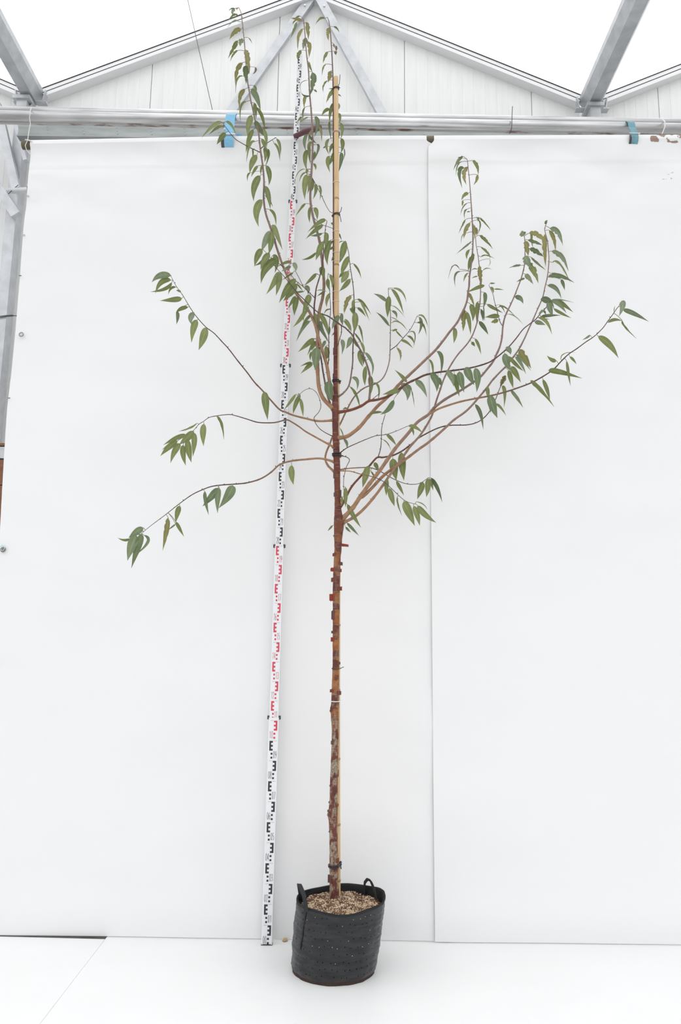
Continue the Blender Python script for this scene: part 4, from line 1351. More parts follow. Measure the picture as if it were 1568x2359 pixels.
# ---- branches
TAN, GREY, TWIG, RED = (0.355, 0.205, 0.115), (0.245, 0.172, 0.150), (0.105, 0.064, 0.055), (0.19, 0.066, 0.036)
BR_ = {
    # name: (points, widths px start/end, end depth offset, parent, colours)
    'M': ([(768, 941), (756, 931), (745, 919), (738, 905), (734, 890), (732, 870), (731, 840), (731, 800), (732, 760), (734, 725), (738, 705), (743, 685), (746, 655), (743.5, 620), (741, 595), (737, 562), (730, 533), (721, 500), (715, 465), (715, 435),
           (717.5, 390), (720, 335), (718.5, 285), (716, 250), (713, 215), (710.5, 165), (707, 135), (704, 105), (702, 75), (699, 44)], 9.5, 2.2, 0.12, 'trunk', (TAN, GREY)),
    'L': ([(770, 912), (762, 893), (758, 875), (752, 840), (742, 807), (734, 780), (727, 753), (718.5, 730.5), (706, 708), (692, 691), (680.7, 674), (671, 656), (663, 639), (656.8, 625), (649, 606), (641.6, 584), (635, 564), (629, 542), (622.5, 523), (616, 505),
           (611, 488), (608, 469), (607, 450), (608, 425), (607, 402), (605, 382), (603, 368), (600, 347), (597.4, 325), (595.4, 306), (590, 287), (585.7, 270), (581.6, 249), (578.6, 237), (575.5, 221), (572.4, 202), (570, 187), (566, 143), (563.8, 112), (561.7, 87), (560, 71), (558.7, 57), (556.6, 41), (556, 33), (553, 24), (550, 18)], 8, 1.8, 0.08, 'trunk', (TAN, GREY)),
    'Lt1': ([(599, 351), (577.5, 341), (557, 330), (544, 322), (533.7, 311.6), (523.5, 298), (516, 288), (514, 283), (508, 281)], 2.2, 1.2, 0.02, 'L', (TWIG, TWIG)),
    'Lt2': ([(600, 343), (612, 332), (622, 325), (635.7, 316.7)], 2.2, 1.2, 0.06, 'L', (TWIG, TWIG)),
    'T1b': ([(655, 620), (645, 609), (624, 595), (618, 589)], 1.8, 1.0, -0.02, 'L', (TWIG, TWIG)),
    'T2': ([(724, 746), (723.5, 707), (726, 684), (728, 665), (735, 641), (741, 617), (744.5, 590), (745.5, 563), (748, 537), (750, 521), (753, 510)], 4.2, 1.4, -0.01, 'L', (TWIG, TWIG)),
    'T3': ([(724.5, 686), (713, 675), (700, 662), (694.7, 653), (689, 641), (682, 628), (680, 624)], 2.0, 1.2, -0.06, 'T2', (TWIG, TWIG)),
    'T4': ([(700, 662), (682, 647.7), (675, 640), (668, 628), (662, 616)], 2.2, 1.4, -0.09, 'T3', (TAN, GREY)),
    'R3': ([(776, 950), (796, 947), (815.8, 942), (835.6, 933), (849, 924), (872, 920), (898, 911), (921, 894.4), (938, 883), (959.5, 873), (976, 865), (991, 861), (1012.5, 857), (1027.5, 855.4), (1065.6, 850.5), (1092, 845.5), (1119, 837.5), (1136, 829), (1158.6, 811),
            (1171, 799.6), (1188, 780), (1204, 759), (1218, 747.5), (1233.5, 735.7), (1242.7, 724), (1257.6, 708), (1265.6, 694)], 7, 1.7, -0.22, 'trunk', (RED, TWIG)),
    'T6': ([(850, 922), (852, 900), (853, 884), (852, 869), (849, 854), (844, 838), (839, 826), (834, 813), (828, 803), (821, 790), (815, 779), (811, 771), (801, 761), (795, 755), (786, 750), (780, 745), (768, 737), (755, 728), (746, 725), (735, 721), (722.8, 712), (700, 690), (686, 676), (664, 649), (649, 631), (636, 617), (630, 608)], 5.5, 1.2, -0.13, 'R3', (GREY, TWIG)),
    'S1': ([(778, 914), (789, 907), (801, 893), (806, 878), (809.5, 856), (812, 835), (812.4, 808), (813.5, 782), (815, 765), (816.5, 717), (815, 687), (814, 667), (811, 644), (807.4, 621), (805, 603.7), (803.4, 586.5), (800.5, 572.7), (797, 558)], 4, 1.3, -0.05, 'trunk', (GREY, TWIG)),
    'T7': ([(754, 848), (757, 823), (757, 790), (757, 765), (758, 749), (760.4, 725), (761, 708), (760, 690), (759, 672), (756, 655), (754.6, 638), (756, 629)], 2.6, 1.0, 0.02, 'L', (TWIG, TWIG)),
    'T8': ([(760, 928), (754, 911), (748, 880), (744, 858), (739.6, 828), (735, 800)], 4.5, 3, 0.0, 'M', (GREY, TWIG)),
    'R1': ([(776, 1009), (797.5, 1006), (815.8, 994.4), (830.7, 981), (844, 964.6), (857, 949.6), (872, 933), (890, 917), (923, 881), (936, 869.5), (962.8, 844.7), (982.7, 825.6), (1002.6, 806.5), (1024, 780), (1033, 767.5), (1052.5, 743), (1061.7, 725), (1069.7, 709), (1076, 689.4), (1077.7, 672), (1080, 660), (1081, 638), (1083.5, 620), (1085.8, 603),
            (1088, 580), (1089, 557), (1088.6, 534), (1087, 503), (1084.8, 467.5), (1083, 442), (1081, 416.5), (1078.4, 391), (1076, 368)], 9, 1.7, 0.10, 'trunk', (TAN, GREY)),
    'R2': ([(788, 1206), (797, 1201), (818, 1189.5), (841, 1169), (866.7, 1138.5), (887, 1110), (902.4, 1087.5), (923, 1059), (943, 1031), (956, 1016), (971, 998), (992, 963), (999, 942.5), (1006, 919), (1014, 896), (1020.8, 876), (1032.4, 851), (1044, 831.4), (1055.7, 815), (1072, 796.6), (1082, 783), (1090, 767.5), (1098.4, 743), (1100.7, 727), (1104, 706.6), (1105.8, 689), (1106.4, 666.5), (1105, 632), (1103, 609), (1100.7, 589.5), (1097, 569), (1095.5, 555), (1095, 546)], 7, 1.6, 0.02, 'trunk', (TAN, GREY)),
    'R4': ([(786, 1196), (793, 1190.7), (813, 1169), (829.7, 1144), (851, 1114), (873, 1086), (896, 1053), (912.6, 1030), (940, 998), (961, 972.7), (986.6, 954.8), (999, 940), (1025, 920), (1058, 901), (1086, 883), (1106, 868.5), (1122, 850), (1136, 832), (1143, 816.5), (1150, 801), (1155.5, 779), (1158, 751), (1163, 729), (1174, 705), (1184, 683), (1193, 660), (1200, 641.5), (1206, 618.6), (1208, 605), (1208.8, 582), (1208.8, 559), (1207, 544)], 10.5, 1.7, -0.10, 'trunk', (TAN, GREY)),
    'R5': ([(827, 1147), (834.7, 1145), (854.6, 1126), (882.8, 1096), (909, 1076), (934, 1058), (962, 1036.5), (988, 1018), (1020, 990.5), (1045, 967.5), (1071, 949), (1091, 929), (1122, 892), (1133, 877), (1150, 858.6), (1165.6, 843), (1181, 823.5), (1195, 804), (1208, 779), (1217.5, 757.5), (1227.7, 735.7), (1238, 711.6), (1249.5, 685), (1255, 660), (1260, 639), (1263, 614), (1264, 593), (1262, 570), (1261, 556.6), (1257, 541.7), (1254, 526.7), (1257.6, 516)], 7.5, 1.6, 0.24, 'R4', (TAN, GREY)),
    'R6': ([(985, 956), (1009.6, 942), (1037.6, 932), (1065.7, 924), (1101, 917), (1137, 910), (1171, 900.7), (1192, 893.6), (1213, 886), (1233, 877), (1258, 862.4), (1275.5, 850), (1290, 834.5), (1309, 816), (1327, 804), (1348.6, 788), (1368, 775), (1388, 755.7), (1398.6, 741), (1409, 727), (1420, 711), (1424.5, 705.7)], 5.2, 1.5, -0.28, 'R4', (TAN, TWIG)),
    'R7': ([(783, 1168), (790, 1159), (805, 1129), (815, 1114.4), (829.7, 1098), (849.6, 1074.6), (868, 1054), (879.5, 1054), (894.4, 1051.4), (902.7, 1050), (924, 1040), (947.5, 1023), (957, 1014), (974, 1003), (1007, 986.7), (1035, 980), (1073, 979), (1096, 974), (1113, 963.5), (1128, 946.5), (1141, 920), (1149, 899), (1162.8, 865.6)], 5.5, 1.5, 0.22, 'trunk', (RED, TWIG)),
    'T9': ([(870, 1054), (876, 1035), (878, 1012), (879.3, 983), (887, 954.6)], 2.2, 1.3, 0.0, 'R7', (TWIG, TWIG)),
    'T10': ([(780, 1046), (797.5, 1032.5), (822, 1021), (845.6, 1011), (867, 1003.5), (889, 1001), (912.7, 993), (935.6, 983), (943, 980)], 2.4, 1.1, -0.25, 'trunk', (TWIG, TWIG)),
    'T11': ([(778, 1083), (805, 1078.8), (843, 1077), (861, 1079.6), (879.5, 1088), (899, 1099.5), (921, 1110), (942.5, 1115.6), (964, 1114.4), (974, 1109.4), (985.6, 1101)], 3.2, 1.2, 0.15, 'trunk', (TAN, TWIG)),
    'T12': ([(778, 1085), (805, 1085.4), (829.7, 1092), (859.6, 1098.7), (882.8, 1109.4), (899.4, 1123.5), (914, 1137.6), (929, 1151), (941, 1157.5), (956, 1161)], 2.6, 1.2, -0.30, 'trunk', (TAN, TWIG)),
    'T13': ([(780, 1050), (795, 1052), (805, 1059), (798, 1074.6), (793, 1093), (791, 1109.4), (791.6, 1128), (793, 1145)], 2.0, 1.0, -0.03, 'trunk', (TWIG, TWIG)),
    'R8': ([(770, 1087), (757, 1075), (750, 1063), (749, 1051), (753, 1037), (759, 1024), (764, 1010), (773, 993), (783, 977), (792, 958), (799, 944), (807, 928), (819, 910), (835, 896), (847, 890), (862, 885), (876, 877), (886, 864), (893, 846), (897, 828), (898, 806), (899, 756), (899, 720), (894.7, 681), (894, 664)], 5.0, 1.4, 0.20, 'trunk', (TAN, GREY)),
    'R8t': ([(898, 807), (913, 796), (926, 781), (939.5, 766), (947.8, 754), (956, 738), (959.4, 730)], 2.0, 1.1, 0.12, 'R8', (TWIG, TWIG)),
    'W1': ([(767, 968), (746, 970), (728, 969.5), (706, 964.6), (676.5, 957), (656.6, 949), (641, 941), (605, 900.6), (585.5, 880), (569.6, 858.7), (546.6, 830), (527.5, 805), (512, 788), (493, 767.8), (474, 753.5), (454.8, 732.4), (439.5, 711.4), (420, 679), (405, 658), (393.6, 636)], 5.2, 1.0, -0.20, 'trunk', (TAN, TWIG)),
    'W2': ([(768, 1031), (764, 1027.6), (742.8, 1016), (723, 1005), (703, 993.6), (689.7, 983.6), (671.5, 972), (659.5, 967), (640, 972), (624.5, 974), (594, 973), (566, 964.6), (540, 957), (527, 954.8), (498.8, 958), (481, 962), (468.4, 971), (457.6, 977.6), (446.7, 990.6), (431, 1005)], 4.6, 1.0, -0.26, 'trunk', (TAN, TWIG)),
    'W3': ([(770, 1065), (766, 1063), (749, 1058), (732, 1056), (707, 1058), (676.5, 1061), (655.5, 1065.7), (640, 1073), (624, 1088), (600, 1103), (570, 1112), (546, 1114.8), (508.7, 1117.5), (485.7, 1121), (466.6, 1128), (441.7, 1140), (413, 1160.5), (382, 1185), (350, 1209), (330.8, 1224.6), (323, 1231)], 5.2, 1.0, -0.32, 'trunk', (TAN, TWIG)),
    'W4': ([(768, 1006), (747.8, 996), (734.5, 986), (724.6, 971), (723.7, 961), (732.9, 951), (738.7, 938), (737, 923), (731, 908), (723, 899), (713, 895), (701, 899), (693, 905.7), (684.8, 910.7)], 2.0, 1.0, -0.12, 'trunk', (TWIG, TWIG)),
    'T14': ([(719, 410), (726, 423), (738.6, 447.6), (751, 474), (760, 488), (767, 491)], 1.6, 1.2, 0.07, 'M', (TWIG, TWIG)),
    'T15': ([(719, 498), (729, 508), (742, 517.6), (754.6, 522), (768, 526.8)], 1.4, 1.1, 0.02, 'M', (TWIG, TWIG)),
    'T16': ([(1158, 752), (1152, 743), (1147.7, 729.6), (1143, 710), (1138.6, 695), (1135.7, 680), (1131.7, 670), (1126, 658)], 2.0, 1.1, -0.02, 'R4', (TWIG, TWIG)),
    'T17': ([(786, 751), (786.4, 766), (782, 780), (779, 792.6), (775.5, 801)], 2.0, 1.4, -0.01, 'T6', (TWIG, TWIG)),
    'T18': ([(856, 921), (866, 913), (873.8, 906.5)], 2.0, 1.2, -0.03, 'R3', (TWIG, TWIG)),
    'T19': ([(928, 892), (915, 908), (908, 917), (906, 924)], 1.6, 1.0, -0.12, 'R3', (TWIG, TWIG)),
}
SAMP = {'trunk': [(x, y, p.y, p) for (x, y, w_, d), p in zip(tp, tpos)]}
BOBJ = {'trunk': trunk}
order = list(BR_)
done = set(['trunk'])
WSCALE = 1.0
while order:
    nm = order.pop(0)
    pts, w0, w1, dend, par, cols = BR_[nm]
    if par not in done:
        order.append(nm); continue
    done.add(nm)
    sx, sy = pts[0]
    near = min(SAMP[par], key=lambda s: (s[0] - sx) ** 2 + (s[1] - sy) ** 2)
    ys, ye = near[2], YTREE + dend
    if nm == 'R8': ys = YTREE + 0.012
    P2 = catmull(pts, 6.0)
    Ls = [0.0]
    for a, b_ in zip(P2, P2[1:]): Ls.append(Ls[-1] + math.hypot(b_[0] - a[0], b_[1] - a[1]))
    tot = Ls[-1]
    P3, rad, tt = [], [], []
    for (x, y), l in zip(P2, Ls):
        t = l / tot
        Y = ys + (ye - ys) * (t ** 0.9)
        if nm == 'R8':
            Y = ys + (ye - ys) * t + 0.045 * math.exp(-((y - 990) / 28.0) ** 2) * (1 if y > 940 else 0.4)
        p = at(x, y, Y)
        P3.append(p)
        wpx = (w0 + (w1 - w0) * t ** 0.85) * WSCALE
        nodeb = 1 + 0.16 * max(0, math.sin(l * 0.19 + sx)) ** 12
        flare = 1 + 0.5 * math.exp(-l / 7.0) if par == 'trunk' else 1
        rad.append(0.5 * wpx * nodeb * flare / ppm(p)); tt.append(t)
    ns = 12 if w0 > 4 else 8
    v, f = tube_geo(P3, rad, ns, True, lambda i, j, p, d, r: r * (1 + 0.05 * noise.noise((p + d * r) * 90)))
    # little buds / leaf scars along the branch
    mb = MB(); mb.add(v, f)
    ta_ = [tt[i // ns] for i in range(len(v))]
    k = 3
    while k < len(P3) - 1:
        dirn = Vector((random.choice((-1, 1)) * 0.8, random.uniform(-.6, .6), random.uniform(-.2, .8))).normalized()
        c = P3[k] + dirn * rad[k]
        b4 = len(mb.v)
        mb.tube([P3[k], c + dirn * 0.0025 + Vector((0, 0, .001)), c + dirn * 0.004 + Vector((0, 0, .003))], [0.0022, 0.0019, 0.0005], 5)
        ta_ += [1.0] * (len(mb.v) - b4)
        k += random.randint(4, 9)
    o = mb.build('twig' if w0 < 3.3 else 'branch', bark(*cols), tree, origin=P3[0], smooth=True, tat=ta_)
    BOBJ[nm] = o
    SAMP[nm] = [(x, y, p.y, p) for (x, y), p in zip(P2, P3)]

# ---- leaves, traced crop by crop: base, middle, tip, width, kind
CROPS = {'a': (500, 0, 9.8), 'b': (660, 20, 9.8), 'c': (500, 180, 9.8), 'd': (660, 220, 9.8), 'e': (560, 380, 7.84), 'f': (680, 420, 8.711), 'g': (1160, 490, 8.711), 'h': (1010, 500, 8.711),
         'i': (560, 600, 7.127), 'j': (740, 660, 9.8), 'k': (640, 880, 6.031), 'l': (780, 1000, 6.031), 'm': (1080, 780, 7.127), 'n': (1220, 670, 5.6), 'o': (860, 780, 6.031), 'G': (340, 610, 5.227),
         'H': (360, 880, 4.612), 'I': (260, 1040, 5.227), 'J': (840, 640, 6.031), 'K': (1000, 340, 7.84), 'N': (780, 840, 3.92), 'B': (440, 240, 3.733), 'E': (600, 860, 5.227), 'F': (640, 1080, 6.031), 'L': (1000, 580, 4.612), 'M': (1080, 660, 3.733)}
LV = {
    'a': [(480, 170, 440, 205, 470, 235, 30, 0), (400, 200, 350, 260, 350, 350, 90, 2), (470, 345, 370, 340, 250, 460, 60, 0), (400, 190, 310, 200, 255, 270, 30, 2), (480, 490, 370, 485, 230, 625, 30, 2), (540, 660, 400, 720, 280, 890, 110, 3), (590, 900, 530, 950, 520, 1055, 115, 2),
          (465, 920, 370, 1080, 245, 1320, 95, 0), (465, 1140, 370, 1220, 290, 1400, 50, 0), (650, 1130, 690, 1330, 735, 1680, 130, 3), (655, 1480, 650, 1660, 655, 1890, 145, 1), (575, 1415, 450, 1600, 410, 1900, 105, 3), (580, 1720, 460, 1810, 420, 2120, 42, 0), (860, 1520, 865, 1600, 795, 1680, 50, 4),
          (700, 850, 750, 910, 790, 990, 20, 4), (820, 1930, 870, 2000, 875, 2100, 60, 0)],
    'b': [(330, 260, 220, 230, 95, 215, 65, 3), (300, 165, 230, 190, 180, 235, 38, 0), (230, 300, 170, 470, 95, 655, 62, 0), (230, 250, 160, 300, 140, 370, 30, 0), (365, 455, 275, 640, 255, 960, 75, 3), (455, 310, 480, 480, 490, 700, 105, 3), (450, 670, 400, 790, 370, 925, 120, 2), (480, 740, 515, 880, 500, 1115, 100, 3),
          (325, 940, 265, 1040, 250, 1160, 95, 0), (500, 1200, 530, 1320, 590, 1450, 55, 0), (580, 1440, 600, 1650, 525, 1955, 145, 1), (620, 1830, 660, 1860, 685, 1890, 42, 0), (520, 1970, 400, 1965, 330, 1890, 42, 1), (500, 1615, 320, 1700, 340, 1900, 12, 0), (450, 1980, 400, 2070, 400, 2260, 80, 3), (860, 225, 760, 220, 645, 365, 52, 0),
          (970, 430, 930, 550, 945, 725, 95, 3), (1060, 410, 1130, 440, 1195, 550, 42, 0), (1060, 790, 1070, 840, 1085, 890, 35, 4), (1110, 840, 1120, 900, 1115, 965, 60, 4), (1100, 960, 1105, 1000, 1110, 1050, 75, 4), (930, 975, 865, 1080, 820, 1235, 68, 0), (890, 1250, 825, 1340, 800, 1520, 38, 0),
          (990, 1410, 970, 1530, 930, 1670, 115, 3), (925, 1620, 835, 1740, 830, 1890, 42, 0), (1065, 1810, 975, 1950, 890, 2130, 85, 0), (1160, 1940, 1190, 1950, 1240, 1990, 32, 0), (1050, 1800, 1000, 1805, 945, 1810, 22, 2)],
    'c': [(630, 250, 520, 410, 500, 700, 100, 3), (770, 250, 890, 440, 980, 740, 135, 1), (660, 530, 530, 640, 530, 1020, 48, 0), (840, 560, 865, 720, 880, 930, 85, 0), (890, 660, 1030, 880, 1080, 1240, 78, 0), (1040, 1150, 1100, 1330, 1115, 1580, 85, 0), (860, 960, 960, 1150, 1145, 1365, 125, 1), (785, 840, 710, 1060, 690, 1320, 138, 0),
          (815, 1165, 715, 1380, 648, 1690, 105, 0), (860, 1430, 740, 1540, 660, 1910, 58, 0), (790, 1600, 810, 1690, 790, 1820, 38, 0), (1000, 1370, 1060, 1490, 1090, 1650, 85, 0), (1060, 1560, 1095, 1720, 1065, 1900, 92, 0), (1130, 1600, 1165, 1740, 1080, 2010, 58, 0), (900, 1740, 790, 1910, 735, 2150, 138, 0), (920, 1980, 840, 2080, 765, 2235, 65, 0),
          (745, 2140, 690, 2200, 685, 2335, 42, 0), (1030, 1960, 990, 2060, 985, 2190, 52, 0), (1280, 1465, 1375, 1610, 1415, 1880, 52, 0), (1340, 1370, 1410, 1510, 1430, 1740, 62, 0), (190, 1240, 90, 1350, -10, 1500, 115, 0)],
    'B': [(265, 155, 190, 190, 90, 290, 30, 0), (270, 185, 215, 212, 150, 265, 22, 0), (300, 150, 345, 180, 385, 260, 24, 0)],
    'd': [(1110, 150, 1000, 330, 970, 600, 95, 0), (1180, 180, 1130, 290, 1090, 410, 115, 2), (970, 310, 870, 345, 785, 465, 75, 0), (975, 590, 960, 720, 1015, 1050, 55, 5), (1130, 390, 1105, 470, 1080, 540, 95, 3), (1180, 400, 1205, 500, 1190, 640, 62, 0), (1170, 480, 1135, 520, 1110, 600, 55, 3), (1210, 620, 1255, 770, 1220, 990, 75, 0),
          (1230, 970, 1265, 1120, 1220, 1300, 95, 0), (1180, 800, 1110, 960, 1060, 1140, 125, 1), (1150, 880, 1130, 1010, 1130, 1190, 90, 1), (1090, 1070, 1005, 1170, 970, 1310, 75, 0), (1150, 1220, 1050, 1380, 940, 1610, 108, 0), (1230, 1290, 1230, 1460, 1170, 1740, 92, 5), (1290, 1190, 1312, 1320, 1270, 1470, 27, 5), (960, 980, 895, 1130, 965, 1340, 68, 0),
          (970, 1370, 925, 1510, 980, 1740, 92, 0), (880, 1150, 850, 1170, 820, 1195, 32, 4), (630, 480, 700, 640, 620, 945, 100, 5), (730, 700, 780, 830, 790, 1040, 60, 3), (410, 270, 360, 400, 380, 570, 42, 5), (340, 480, 290, 530, 230, 605, 48, 0), (490, 490, 400, 530, 280, 625, 32, 0), (470, 880, 400, 1040, 440, 1270, 80, 5),
          (500, 890, 570, 990, 680, 1090, 55, 1), (560, 780, 520, 900, 490, 1070, 65, 3), (560, 1040, 500, 1130, 480, 1240, 75, 0), (680, 1110, 720, 1210, 600, 1495, 60, 1), (640, 1265, 620, 1370, 590, 1490, 60, 0), (470, 1230, 415, 1430, 460, 1700, 108, 0), (530, 1150, 510, 1330, 545, 1570, 65, 0), (600, 1540, 650, 1600, 650, 1690, 55, 0), (490, 1680, 450, 1720, 480, 1790, 75, 3)],
    'e': [(305, 195, 200, 400, 190, 655, 125, 0), (415, 10, 475, 180, 460, 372, 90, 0), (340, 630, 240, 840, 280, 1115, 135, 0), (395, 380, 455, 560, 490, 800, 95, 0), (400, 560, 470, 620, 535, 765, 42, 4), (470, 805, 565, 900, 590, 1100, 52, 0), (540, 1080, 600, 1240, 710, 1535, 95, 0), (485, 1190, 400, 1380, 330, 1560, 118, 2), (510, 1200, 500, 1420, 460, 1610, 115, 0),
          (340, 1520, 255, 1650, 205, 1840, 115, 0), (470, 1570, 370, 1720, 205, 1820, 72, 0), (480, 1610, 385, 1710, 310, 1895, 115, 0), (545, 1620, 605, 1750, 570, 1950, 95, 0), (605, 1710, 500, 1730, 425, 1815, 75, 2), (600, 1720, 410, 1860, 322, 2140, 150, 0), (870, 1750, 760, 1765, 610, 1842, 52, 0), (860, 1830, 780, 1872, 690, 1922, 62, 2), (895, 1770, 945, 1840, 940, 1925, 80, 2),
          (640, 1930, 560, 2120, 415, 2335, 105, 0), (660, 1940, 640, 2140, 590, 2360, 105, 0), (900, 1945, 820, 1995, 700, 2082, 38, 0), (1130, 140, 1060, 190, 1010, 315, 27, 0), (1130, 80, 1000, 140, 920, 335, 15, 0), (1150, 170, 1110, 380, 1112, 625, 105, 0), (1185, 180, 1195, 340, 1160, 525, 65, 0), (1245, 250, 1255, 380, 1215, 500, 55, 0), (1300, 340, 1312, 460, 1260, 620, 62, 0), (1365, 370, 1402, 470, 1380, 645, 42, 0),
          (1125, 700, 1050, 770, 940, 935, 42, 0), (1205, 760, 1190, 900, 1200, 1045, 55, 0), (1285, 775, 1325, 860, 1335, 995, 80, 0), (1490, 995, 1360, 1045, 1160, 1215, 75, 0), (1440, 1090, 1300, 1180, 1130, 1335, 75, 0), (1430, 1235, 1320, 1270, 1210, 1277, 48, 2)],
    'f': [(620, 1010, 620, 1150, 600, 1340, 100, 0), (710, 1160, 630, 1400, 650, 1665, 118, 0), (555, 1190, 480, 1370, 410, 1565, 125, 0), (415, 1410, 290, 1510, 125, 1552, 55, 0), (780, 1290, 720, 1330, 680, 1362, 48, 0), (780, 1460, 750, 1530, 720, 1582, 38, 0), (760, 1190, 730, 1205, 735, 1252, 42, 4), (530, 1690, 545, 1800, 585, 1925, 120, 0),
          (420, 1830, 320, 1930, 180, 2068, 62, 0), (690, 1850, 745, 1980, 730, 2115, 75, 0), (660, 1940, 655, 2050, 700, 2185, 80, 0), (600, 2190, 520, 2230, 430, 2292, 38, 0), (440, 2170, 540, 2168, 640, 2192, 22, 2), (1000, 1180, 950, 1410, 885, 1620, 135, 0), (1080, 1480, 975, 1690, 920, 1860, 115, 0), (970, 1800, 920, 1860, 875, 1915, 62, 0), (1060, 1780, 975, 1930, 920, 2020, 125, 0),
          (1100, 1940, 1000, 2070, 880, 2185, 95, 0), (1160, 1630, 1265, 1750, 1320, 1932, 42, 0), (715, 815, 760, 850, 790, 892, 32, 0), (885, 1030, 900, 1090, 935, 1162, 32, 0), (950, 1180, 900, 1195, 880, 1222, 22, 0)],
    'j': [(200, 150, 125, 300, 120, 465, 80, 0), (200, 515, 110, 535, 60, 635, 32, 0), (675, 200, 560, 380, 515, 625, 115, 3), (740, 290, 715, 430, 740, 570, 75, 0), (810, 290, 950, 370, 1125, 640, 55, 0), (890, 350, 950, 480, 1090, 780, 55, 0), (810, 480, 905, 550, 1005, 685, 65, 0), (640, 500, 700, 570, 720, 650, 55, 0), (680, 470, 720, 560, 740, 630, 55, 0), (760, 580, 762, 820, 745, 1035, 145, 0), (835, 880, 905, 1010, 945, 1310, 48, 0),
          (400, 660, 310, 790, 240, 965, 115, 2), (470, 610, 455, 740, 490, 880, 85, 2), (540, 735, 630, 890, 672, 1030, 75, 0), (510, 780, 585, 860, 635, 980, 55, 0), (370, 940, 310, 1030, 230, 1115, 55, 2), (750, 1050, 860, 1190, 945, 1370, 42, 0), (880, 1250, 950, 1390, 960, 1570, 62, 0), (735, 1200, 770, 1300, 850, 1395, 42, 0), (665, 1135, 630, 1270, 555, 1408, 115, 5), (445, 1205, 490, 1320, 460, 1535, 95, 2), (860, 1440, 870, 1630, 940, 1820, 95, 0), (920, 1500, 945, 1650, 945, 1790, 62, 0),
          (985, 1490, 1100, 1630, 1172, 1820, 75, 2), (1065, 1640, 1155, 1790, 1130, 2035, 52, 2), (1000, 1800, 975, 2030, 985, 2240, 100, 0), (1095, 2010, 1120, 2220, 1115, 2430, 115, 0), (690, 2055, 810, 2130, 800, 2345, 85, 2), (180, 900, 180, 1010, 165, 1125, 48, 1)],
    'i': [(890, 390, 810, 435, 680, 492, 62, 0), (880, 400, 770, 540, 660, 665, 105, 0), (860, 310, 720, 470, 590, 695, 115, 0), (1000, 510, 910, 520, 830, 552, 32, 2), (1010, 425, 1065, 470, 1060, 565, 70, 2), (890, 390, 930, 440, 980, 502, 27, 0), (860, 590, 805, 670, 730, 795, 58, 0), (890, 600, 850, 750, 840, 905, 90, 0), (1090, 560, 1045, 690, 970, 860, 105, 0), (1075, 760, 1030, 840, 1010, 925, 48, 0),
          (1020, 820, 940, 960, 815, 1095, 68, 0), (1000, 860, 990, 930, 985, 1005, 22, 0), (1120, 890, 1030, 980, 950, 1115, 48, 0), (1100, 1000, 990, 1100, 870, 1335, 62, 2), (1200, 225, 1110, 310, 1000, 418, 58, 0), (1190, 870, 1190, 950, 1220, 1080, 62, 0), (1250, 870, 1345, 1030, 1400, 1240, 80, 0), (1280, 1000, 1275, 1060, 1330, 1155, 62, 1), (1230, 1070, 1315, 1190, 1400, 1345, 55, 2), (1160, 1280, 1050, 1375, 900, 1505, 80, 0),
          (1160, 1290, 1115, 1410, 1050, 1562, 42, 0), (1200, 1330, 1150, 1400, 1120, 1485, 75, 0), (1120, 1500, 1100, 1570, 1105, 1645, 38, 0), (1210, 1430, 1195, 1600, 1180, 1805, 155, 5), (1350, 1320, 1320, 1380, 1300, 1455, 55, 2), (1350, 1410, 1380, 1530, 1365, 1625, 85, 0), (1130, 1680, 1050, 1690, 930, 1742, 38, 0), (1140, 1700, 1045, 1765, 940, 1862, 55, 0), (1130, 1690, 1060, 1720, 1000, 1772, 32, 0)],
    'E': [(825, 92, 825, 220, 865, 335, 108, 5)],
    'k': [(250, 170, 170, 275, 80, 392, 42, 0), (310, 175, 245, 310, 210, 445, 62, 0), (310, 230, 335, 350, 350, 485, 48, 0), (1000, 65, 1085, 190, 1140, 372, 37, 0), (1330, 10, 1395, 90, 1385, 275, 32, 0), (960, 370, 930, 365, 895, 385, 27, 3), (860, 640, 895, 720, 915, 800, 18, 2), (912, 790, 955, 850, 955, 922, 42, 2)],
    'N': [(495, 320, 450, 400, 375, 450, 47, 1), (390, 430, 320, 432, 245, 470, 22, 0), (630, 555, 690, 565, 760, 620, 34, 0), (650, 565, 670, 600, 675, 645, 22, 0)],
    'l': [(660, 0, 735, 70, 800, 162, 48, 0), (410, 440, 370, 590, 330, 745, 95, 0), (490, 400, 525, 450, 550, 525, 58, 0), (445, 515, 490, 580, 515, 655, 24, 0), (615, 75, 685, 130, 725, 237, 15, 0), (750, 340, 770, 490, 800, 645, 118, 0), (870, 255, 882, 450, 905, 645, 108, 0), (670, 620, 662, 740, 660, 855, 62, 0), (700, 750, 735, 880, 775, 1005, 80, 0), (800, 655, 850, 745, 905, 855, 48, 0),
          (815, 865, 830, 985, 880, 1135, 24, 0), (1170, 670, 1135, 780, 1090, 905, 85, 0), (1235, 620, 1235, 750, 1215, 875, 80, 0), (1255, 620, 1290, 700, 1310, 785, 42, 0), (1280, 610, 1370, 740, 1435, 945, 55, 1), (905, 935, 975, 1090, 1055, 1275, 118, 0), (1040, 1000, 1090, 1130, 1125, 1275, 80, 0), (1095, 995, 1200, 1120, 1352, 1230, 85, 0), (1075, 940, 1175, 980, 1230, 1055, 16, 0), (95, 740, 95, 880, 95, 1015, 62, 0),
          (120, 975, 200, 1130, 310, 1302, 65, 0), (115, 1235, 190, 1315, 280, 1412, 42, 5), (95, 1290, 130, 1330, 170, 1367, 32, 5), (35, 870, 45, 930, 30, 1005, 42, 3)],
    'F': [(760, 785, 725, 825, 690, 865, 27, 0)],
